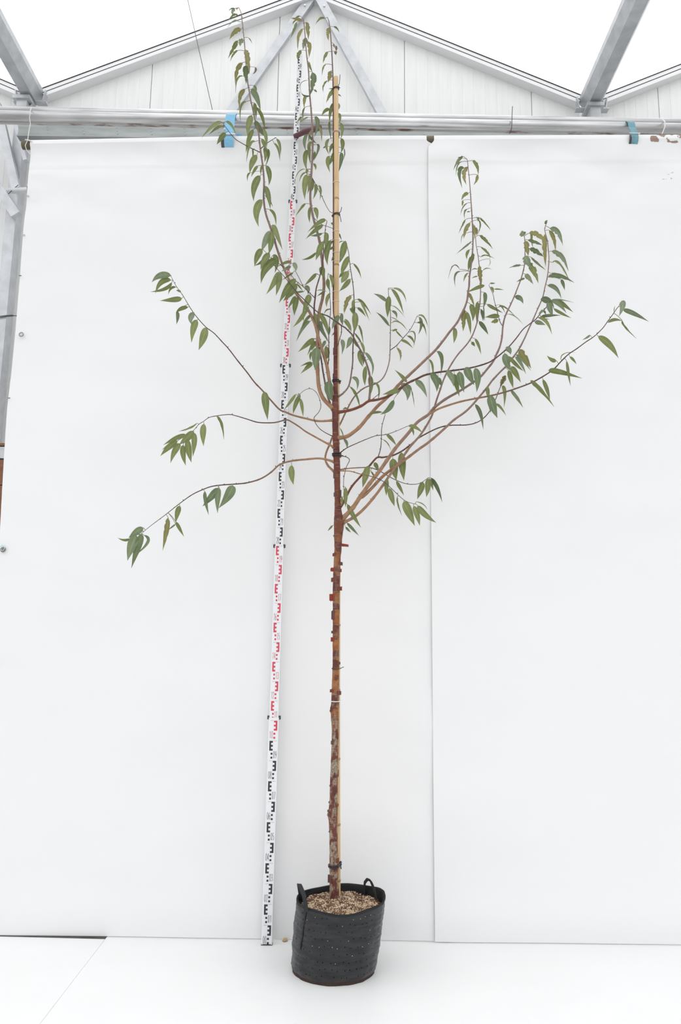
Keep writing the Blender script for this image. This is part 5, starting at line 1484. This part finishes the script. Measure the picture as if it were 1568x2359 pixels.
    'm': [(40, 60, 70, 90, 95, 132, 52, 0), (95, 0, 155, 110, 195, 262, 48, 0), (600, 150, 660, 190, 680, 265, 85, 2), (585, 245, 620, 400, 685, 530, 115, 5), (650, 290, 770, 425, 895, 535, 62, 0), (690, 460, 765, 570, 848, 718, 95, 0), (650, 520, 685, 660, 725, 815, 80, 0), (820, 180, 910, 310, 1020, 492, 115, 3), (770, 270, 870, 350, 1018, 532, 52, 2), (760, 300, 845, 400, 935, 585, 58, 2),
          (600, 610, 550, 700, 510, 795, 80, 3), (540, 780, 585, 880, 572, 1135, 62, 0), (300, 780, 310, 900, 320, 1005, 62, 0), (340, 930, 390, 1110, 465, 1305, 138, 5), (440, 1070, 520, 1135, 608, 1265, 42, 0), (310, 980, 340, 1110, 355, 1225, 42, 0), (680, 840, 790, 970, 887, 1138, 55, 5), (100, 1080, 190, 1230, 232, 1495, 65, 5), (1010, 690, 1170, 820, 1400, 1125, 68, 0), (1210, 670, 1280, 840, 1325, 1015, 65, 0), (1430, 360, 1360, 350, 1278, 278, 65, 0)],
    'n': [(240, 1025, 390, 1045, 675, 1130, 72, 0), (475, 905, 490, 1050, 525, 1230, 37, 0), (400, 890, 450, 812, 600, 795, 13, 0), (515, 850, 560, 890, 602, 948, 32, 0), (775, 570, 740, 600, 672, 636, 27, 2), (880, 585, 1025, 695, 1142, 868, 85, 0), (1010, 410, 1090, 372, 1195, 390, 42, 0), (1190, 382, 1240, 470, 1378, 620, 24, 0), (1185, 130, 1195, 200, 1150, 328, 75, 2), (1200, 240, 1340, 290, 1533, 397, 60, 2), (110, 350, 210, 400, 285, 565, 45, 0), (1085, 270, 1090, 230, 1100, 190, 10, 0)],
    'g': [(400, 462, 380, 420, 365, 360, 140, 2), (510, 410, 690, 450, 890, 650, 105, 3), (600, 380, 555, 500, 590, 715, 58, 0), (430, 570, 465, 710, 490, 870, 118, 3), (480, 545, 640, 595, 780, 655, 65, 5), (520, 720, 650, 780, 805, 885, 108, 1), (815, 440, 820, 720, 840, 1085, 105, 3), (920, 310, 1085, 400, 1182, 665, 105, 2), (910, 350, 1005, 530, 1035, 775, 80, 3), (960, 770, 1160, 890, 1295, 1175, 105, 2),
          (980, 1000, 1120, 1040, 1338, 1410, 48, 0), (890, 1280, 1130, 1275, 1415, 1408, 98, 5), (940, 1220, 1030, 1212, 1160, 1262, 22, 0), (1150, 1340, 1190, 1430, 1222, 1555, 65, 5), (880, 1460, 1045, 1520, 1155, 1725, 85, 2), (420, 870, 470, 980, 545, 1110, 150, 2), (480, 1000, 600, 1160, 692, 1415, 128, 0), (545, 890, 680, 1010, 845, 1155, 48, 2), (340, 1060, 250, 1062, 95, 1112, 48, 2), (430, 1235, 500, 1310, 592, 1435, 95, 2),
          (420, 1320, 350, 1340, 250, 1392, 42, 0), (220, 1690, 330, 1720, 388, 1830, 95, 2), (850, 235, 845, 190, 880, 145, 55, 1), (740, 1740, 890, 1770, 1010, 1910, 128, 5), (880, 1800, 930, 1940, 978, 2085, 108, 2), (950, 1760, 1110, 1735, 1418, 1808, 30, 2), (960, 1765, 1110, 1840, 1258, 2018, 85, 5), (1090, 1760, 1210, 1850, 1392, 1998, 80, 0), (1000, 1920, 1160, 2015, 1355, 2115, 60, 0), (740, 2090, 900, 2060, 1150, 2060, 65, 1),
          (790, 1950, 750, 1990, 690, 2032, 55, 2), (800, 1960, 825, 2000, 842, 2045, 42, 1), (620, 2190, 720, 2210, 835, 2255, 90, 2), (760, 2140, 840, 2130, 930, 2140, 22, 0)],
    'h': [(540, 50, 475, 160, 398, 335, 38, 0), (630, 110, 545, 260, 500, 440, 85, 3), (570, 320, 480, 380, 450, 555, 18, 0), (700, 150, 722, 300, 715, 455, 58, 3), (735, 210, 765, 290, 755, 380, 58, 3), (800, 60, 840, 170, 770, 378, 32, 0), (770, 15, 795, 50, 780, 90, 55, 2), (820, 10, 930, 110, 1048, 268, 38, 0), (815, 365, 945, 465, 1088, 645, 65, 0), (660, 490, 530, 585, 348, 745, 38, 2),
          (620, 655, 565, 745, 570, 855, 58, 0), (710, 740, 635, 900, 590, 1090, 98, 0), (840, 600, 975, 715, 1035, 835, 48, 0), (1020, 840, 1035, 920, 988, 1002, 14, 0), (840, 800, 960, 760, 1132, 845, 27, 0), (820, 980, 832, 1170, 860, 1365, 102, 3), (780, 1050, 710, 1038, 650, 1082, 22, 0), (780, 1190, 720, 1200, 660, 1232, 27, 0), (890, 1075, 970, 1030, 1072, 1058, 24, 2), (420, 1050, 290, 985, 190, 1265, 24, 4),
          (440, 1090, 325, 1170, 335, 1410, 42, 2), (590, 1120, 530, 1195, 500, 1305, 42, 0), (920, 1375, 770, 1420, 555, 1520, 75, 0), (600, 1520, 660, 1640, 718, 1795, 65, 3), (640, 1750, 690, 1910, 680, 2095, 110, 0), (780, 1700, 770, 1870, 760, 2110, 80, 0), (510, 1850, 500, 2070, 490, 2295, 112, 3), (560, 1900, 615, 2110, 640, 2358, 80, 0), (910, 1510, 935, 1640, 888, 1850, 78, 1), (850, 1850, 882, 1970, 890, 2090, 60, 1),
          (910, 1800, 915, 1960, 925, 2095, 27, 2), (810, 2095, 905, 2210, 995, 2360, 85, 1), (970, 1750, 1110, 1830, 1292, 1925, 65, 0), (1220, 1990, 1085, 1990, 928, 2012, 92, 0), (1190, 2060, 1125, 2092, 1048, 2112, 95, 3), (1200, 1810, 1330, 1800, 1568, 2030, 32, 0), (1215, 1760, 1285, 1820, 1332, 1935, 27, 0), (1030, 1330, 1080, 1330, 1142, 1330, 32, 2), (1120, 1450, 1200, 1448, 1312, 1466, 30, 0), (1060, 1400, 1085, 1460, 1100, 1535, 55, 3)],
    'L': [(215, 810, 220, 890, 205, 972, 47, 0)],
    'M': [(330, 240, 395, 262, 468, 332, 9, 2)],
    'K': [(520, 160, 430, 240, 342, 415, 55, 2), (510, 190, 460, 178, 418, 186, 27, 0), (500, 255, 415, 320, 390, 520, 27, 0), (690, 235, 770, 330, 790, 505, 65, 0), (775, 490, 765, 580, 708, 678, 55, 3), (540, 370, 450, 440, 505, 735, 78, 1), (600, 360, 535, 480, 580, 675, 88, 3), (620, 825, 540, 860, 490, 955, 65, 0), (512, 955, 510, 1010, 500, 1062, 38, 3), (600, 1000, 515, 1070, 470, 1228, 22, 0),
          (600, 1110, 545, 1160, 548, 1295, 32, 2), (640, 1160, 610, 1158, 580, 1172, 22, 0)],
    'J': [(370, 155, 455, 290, 540, 505, 48, 0), (390, 145, 510, 195, 577, 342, 32, 0), (335, 255, 322, 400, 315, 552, 80, 0), (300, 330, 225, 265, 122, 220, 50, 2), (340, 670, 260, 560, 153, 475, 40, 5), (380, 390, 460, 440, 562, 558, 13, 0), (375, 460, 430, 495, 440, 568, 38, 2), (370, 550, 420, 568, 472, 602, 11, 0), (380, 625, 480, 625, 603, 752, 20, 0), (450, 720, 410, 728, 380, 752, 27, 0), (430, 730, 480, 785, 545, 855, 22, 0),
          (740, 525, 820, 550, 878, 695, 24, 0), (755, 545, 785, 650, 740, 792, 45, 5), (720, 625, 810, 650, 857, 812, 30, 0), (620, 755, 690, 790, 670, 975, 20, 0), (590, 810, 655, 845, 692, 935, 32, 0), (500, 870, 580, 895, 668, 980, 38, 0), (445, 975, 495, 1050, 487, 1162, 38, 3)],
    'o': [(460, 605, 400, 530, 293, 433, 50, 0), (880, 180, 945, 280, 930, 515, 55, 1), (770, 290, 825, 380, 820, 595, 32, 0), (380, 630, 470, 720, 465, 862, 102, 2), (480, 640, 510, 690, 532, 722, 42, 5), (515, 700, 540, 800, 572, 965, 14, 5), (580, 590, 670, 660, 742, 818, 80, 2), (790, 480, 870, 590, 877, 740, 98, 5), (900, 540, 922, 600, 942, 662, 55, 5), (1010, 440, 1085, 540, 1112, 668, 80, 2), (1120, 490, 1150, 630, 1192, 805, 75, 0),
          (1190, 460, 1215, 590, 1257, 745, 102, 5), (1280, 398, 1330, 510, 1397, 645, 108, 5), (1410, 412, 1445, 560, 1430, 745, 98, 5), (370, 710, 270, 738, 125, 777, 75, 0)],
    'G': [(280, 130, 150, 130, 50, 210, 78, 2), (250, 145, 220, 150, 195, 175, 42, 0), (280, 185, 165, 210, 92, 345, 65, 0), (290, 215, 200, 290, 30, 325, 42, 0), (340, 270, 280, 285, 248, 358, 30, 0), (400, 330, 370, 312, 342, 310, 27, 2), (410, 405, 310, 420, 148, 432, 65, 0), (485, 510, 400, 530, 338, 582, 48, 0), (355, 565, 362, 630, 345, 718, 42, 1), (560, 580, 518, 640, 532, 722, 70, 2), (595, 665, 550, 770, 527, 938, 80, 0), (700, 755, 665, 890, 613, 1028, 92, 0)],
    'H': [(1150, 105, 1162, 240, 1182, 405, 80, 0), (640, 365, 695, 445, 717, 615, 30, 0), (505, 445, 495, 555, 502, 682, 66, 0), (430, 438, 340, 490, 228, 527, 20, 0), (395, 520, 320, 600, 243, 662, 75, 0), (315, 558, 200, 600, 73, 670, 48, 0), (225, 625, 130, 695, 42, 787, 60, 0), (220, 630, 150, 660, 58, 722, 38, 0), (255, 655, 195, 735, 150, 862, 66, 0), (285, 670, 285, 770, 312, 888, 60, 0), (330, 610, 345, 735, 372, 855, 70, 0), (400, 540, 402, 650, 387, 792, 60, 0), (1437, 885, 1437, 990, 1457, 1092, 66, 0)],
    'I': [(1440, 410, 1390, 530, 1273, 682, 115, 5), (1280, 440, 1260, 570, 1260, 745, 70, 5), (1270, 440, 1185, 545, 1078, 662, 85, 5), (1105, 480, 1120, 610, 1153, 765, 45, 5), (805, 655, 775, 745, 755, 860, 65, 0), (760, 850, 800, 925, 857, 1028, 42, 0), (755, 875, 710, 910, 663, 948, 20, 0), (665, 795, 645, 970, 597, 1195, 65, 3), (365, 920, 280, 970, 188, 1042, 80, 5), (200, 1050, 140, 1068, 55, 1040, 32, 0), (280, 1010, 225, 1140, 175, 1315, 118, 5), (350, 995, 295, 1160, 222, 1405, 90, 1), (375, 1010, 420, 1100, 240, 1270, 38, 5)],
}
TORN = set('abKhg')
flat = []
for cr, items in LV.items():
    ox, oy, sc = CROPS[cr]
    for it in items:
        bx, by, mx_, my_, tx, ty, wd, kd = it
        flat.append((ox + bx / sc, oy + by / sc, ox + mx_ / sc, oy + my_ / sc, ox + tx / sc, oy + ty / sc, wd / sc, kd, cr))
flat.sort(key=lambda q: -(math.hypot(q[4] - q[0], q[5] - q[1]) * q[6]))
allsamp = [(nm, s) for nm, S_ in SAMP.items() for s in S_]
NSEG = 14
rest_v, rest_f, rest_m = [], [], []
for idx, (bx, by, mx_, my_, tx, ty, wpx, kd, cr) in enumerate(flat):
    nm, s = min(allsamp, key=lambda q: (q[1][0] - bx) ** 2 + (q[1][1] - by) ** 2)
    # prefer a start a little down-stem so that the stalk leaves at an angle
    rng = random.Random(idx * 7 + 3)
    Lpx = math.hypot(mx_ - bx, my_ - by) + math.hypot(tx - mx_, ty - my_)
    Yb = s[2] + rng.choice((-1, -1, 1)) * 0.012
    if wpx > 13: Yb = s[2] - 0.035            # broad blades hang in front of their stem
    k = ppm(at(bx, by, Yb))
    Lm = Lpx / k
    dY = rng.uniform(-0.30, 0.0 if wpx > 13 else 0.22) * Lm
    Ymax = YT - 0.045
    Yb = min(Yb, Ymax)
    if Yb + dY > Ymax: dY = Ymax - Yb
    # Bezier control so that the curve passes the middle point
    cx, cy = 2 * mx_ - 0.5 * (bx + tx), 2 * my_ - 0.5 * (by + ty)
    pts, tans = [], []
    for i in range(NSEG + 1):
        t = i / NSEG
        x = (1 - t) ** 2 * bx + 2 * t * (1 - t) * cx + t * t * tx
        y = (1 - t) ** 2 * by + 2 * t * (1 - t) * cy + t * t * ty
        pts.append(at(x, y, Yb + dY * t))
    W = wpx / k
    Wt = max(W, 0.17 * Lm)
    phi = math.acos(min(1, W / Wt)) * rng.choice((-1, 1))
    fold = rng.uniform(0.10, 0.38)
    wavy = rng.uniform(0.0, 0.10)
    torn = (cr in TORN and by < 640) or kd in (3, 4)
    lv, lf, lm, luv = [], [], [], []
    SH = 1.0 / ((0.353 ** 0.6) * (0.647 ** 1.1))
    for i in range(NSEG + 1):
        t = i / NSEG
        d = (pts[min(i + 1, NSEG)] - pts[max(i - 1, 0)]).normalized()
        view = (pts[i] - CAM).normalized()
        side = d.cross(view).normalized()
        nrm = side.cross(d).normalized()
        sd = side * math.cos(phi) + nrm * math.sin(phi)
        nn = nrm * math.cos(phi) - side * math.sin(phi)
        ww = Wt * 0.5 * max(0.0, (max(t, 1e-4) ** 0.6) * ((1 - t) ** 1.1) * SH)
        if i == 0: ww = Wt * 0.03
        if i == NSEG: ww = Wt * 0.012
        for c in (-1, -0.5, 0, 0.5, 1):
            e_ = ww
            if torn and abs(c) == 1 and rng.random() < 0.3: e_ *= rng.uniform(0.55, 0.92)
            z = fold * abs(c) * ww + (wavy * ww * math.sin(t * 17 + c * 2) if abs(c) == 1 else 0)
            lv.append(pts[i] + sd * c * e_ - nn * z)
            luv.append((c, t))
    for i in range(NSEG):
        for j in range(4):
            a = i * 5 + j
            lf.append((a, a + 1, a + 6, a + 5)); lm.append(0)
    # stalk from the stem to the blade
    root = s[3]
    bp_ = pts[0]
    midp = root.lerp(bp_, 0.5) + Vector((0, 0, 0.15 * (bp_ - root).length))
    nb = len(lv)
    P_ = [(1 - t) ** 2 * root + 2 * t * (1 - t) * midp + t * t * bp_ for t in (0, .25, .5, .75, 1)]
    v, f = tube_geo(P_, 0.0012 if Lpx < 25 else 0.0015, 5, True)
    lv += v; luv += [(0, 0)] * len(v)
    lf += [tuple(nb + q for q in ff_) for ff_ in f]; lm += [1] * len(f)
    if idx < 296:
        mesh('leaf', lv, lf, [LEAF[kd], M['petiole' if by > 600 else 'petiole_red']], BOBJ[nm], origin=root, smooth=True, mi=lm, uv=luv)
    else:
        b0 = len(rest_v)
        rest_v += lv; rest_f += [tuple(b0 + q for q in ff_) for ff_ in lf]; rest_m += [kd if q == 0 else 6 for q in lm]
if rest_v:
    tag(mesh('leaf_fragments', rest_v, rest_f, LEAF + [M['petiole']], tree, smooth=True, mi=rest_m, uv=[(0.5, 0.5)] * len(rest_v)), kind='stuff')

# ==================================================================  BAMBOO CANE AND TIES
BAM = [(777.5, 2084, .037), (777, 1900, .037), (776.6, 1680, .036), (777, 1480, .035), (778, 1265, .036), (776.5, 1050, .034), (775.6, 880, .032), (775, 800, .031), (774.8, 742, .030), (774.6, 700, .026), (775, 500, .022), (774.4, 300, .020), (773.5, 178, .018)]
bp3 = [at(x, y, YTREE + d) for x, y, d in BAM]
P3 = [Vector(p) for p in catmull([tuple(p) for p in bp3], 0.03)]
# resample by height for nodes
cane = empty('bamboo_cane', bp3[0], 'tall pale bamboo cane tied upright along the cherry stem', 'bamboo cane')
zn = [at(775, y, YTREE + 0.02).z for y in (2030, 1901, 1749, 1590, 1440, 1300, 1160, 1020, 880, 745, 610, 458, 305)]


def cane_at(z):
    for a, b_ in zip(P3, P3[1:]):
        if a.z <= z <= b_.z: return a.lerp(b_, (z - a.z) / (b_.z - a.z))
    return P3[-1] if z > P3[-1].z else P3[0]


def cane_r(z):
    t = (z - P3[0].z) / (P3[-1].z - P3[0].z)
    return 0.0140 + (0.0134 - 0.0140) * t


zs = [P3[0].z + (P3[-1].z - P3[0].z) * i / 160 for i in range(161)]
MB().tube([cane_at(z) for z in zs], [cane_r(z) for z in zs], 16).build('culm', M['bamboo'], cane, smooth=True)
for z in zn:
    q = [cane_at(z + d) for d in (-.006, -.002, .002, .006)]
    MB().tube(q, [cane_r(z) * k for k in (1.0, 1.10, 1.10, 1.0)], 16).build('node_ring', M['bamboo_node'], cane, smooth=True)
q = cane_at(P3[-1].z)
MB().tube([q, q + Vector((0, 0, 0.002))], 0.0095, 14).build('hollow_tip', M['bamboo_node'], cane)


def stem_at(ypx):
    i = min(range(len(tp)), key=lambda k: abs(tp[k][1] - ypx))
    return tpos[i], trad[i]


def tie(ypx, lab, m, rad, loops, tails, group, name='cable_tie', only_cane=False):
    p, r = stem_at(ypx)
    z = at(774, ypx, YTREE).z
    c = cane_at(z); cr = cane_r(z)
    # hull of the two circles (stem + cane), in plan
    poly = []
    circ = [(c, cr)] if only_cane else [(p, r), (c, cr)]
    for a in range(48):
        an = 2 * math.pi * a / 48
        d = Vector((math.cos(an), math.sin(an), 0))
        best = max((Vector((q.x, q.y, 0)).dot(d) + rr, q, rr) for q, rr in [(q, rr + rad * 0.8 + 0.0012) for q, rr in circ]) if len(circ) == 1 else max([(Vector((q.x, q.y, 0)).dot(d) + rr + rad + 0.0012, i) for i, (q, rr) in enumerate(circ)])
        if len(circ) == 1:
            q, rr = circ[0]
        else:
            q, rr = circ[best[1]]
        poly.append(Vector((q.x, q.y, 0)) + d * (rr + rad + 0.0012))
    mb_ = MB()
    for li in range(loops):
        zz = z + (li - (loops - 1) / 2) * rad * 2.6
        pts_ = [Vector((q.x, q.y, zz + 0.002 * math.sin(i / 48 * 6.28 + li))) for i, q in enumerate(poly)]
        pts_.append(pts_[0])
        mb_.tube(pts_, rad, 6)
    o = empty(name, (c.x, c.y, z), lab, 'cable tie' if m == 'tie' else 'tie', group)
    mb_.build('loop', M[m], o, smooth=True)
    for tl in tails:
        pp = catmull([tuple(at(a, b_, c.y + dd)) for a, b_, dd in tl], 0.006)
        MB().tube([Vector(q) for q in pp], rad * 0.9, 6).build('tail', M[m], o)
    return o


tie(199, 'black cable tie with long upright tail near the tip of the bamboo cane', 'tie', 0.0021, 2, [[(779, 199, -.012), (781.5, 192, -.012), (783, 172, -.012)], [(779, 199, -.012), (783, 203, -.012)]], 'black ties on the cane')
tie(489, 'black cable tie with two loose ends on the cane above the twisted leaves', 'tie', 0.0022, 2, [[(781, 491, -.012), (784.5, 487, -.012), (787, 477, -.012)], [(782, 492, -.012), (785.5, 511, -.012)]], 'black ties on the cane')
tie(876, 'black tie around stem and cane just above the broad bright green leaf', 'tie', 0.0030, 2, [[(781, 877, -.012), (784, 880, -.014), (785, 876, -.014)]], 'black ties on the cane')
tie(1047, 'black tie around stem and cane where the thin side twigs leave', 'tie', 0.0036, 2, [[(782, 1049, -.03), (790, 1050, -.03)]], 'black ties on the cane')
tie(1540, 'black tie with a short stub on the peeling orange stem', 'tie', 0.0018, 1, [[(781, 1541, -.02), (792, 1536, -.02)]], 'black ties on the cane')
tie(1994, 'grey-black tie with loose end low on the stem above the bag', 'tie', 0.0030, 2, [[(780, 1993, -.02), (783, 1984, -.02), (785.5, 2002, -.02)]], 'black ties on the cane')
tie(1615, 'white tie band around the peeling stem above the green knot', 'white_tie', 0.0022, 1, [], None, 'tie_band')
for y in (297, 414, 527, 547.5, 576, 596, 666.5, 689):
    tie(y, {297: 'white string loop around the cane level with the steel pipes', 414: 'white string loop around the cane above its dark node and black tie'}.get(y, 'thin white string loop around the bare cane beside the twisted green leaves'), 'string', 0.0011, 1, [], 'white string loops on the cane', 'string_loop')
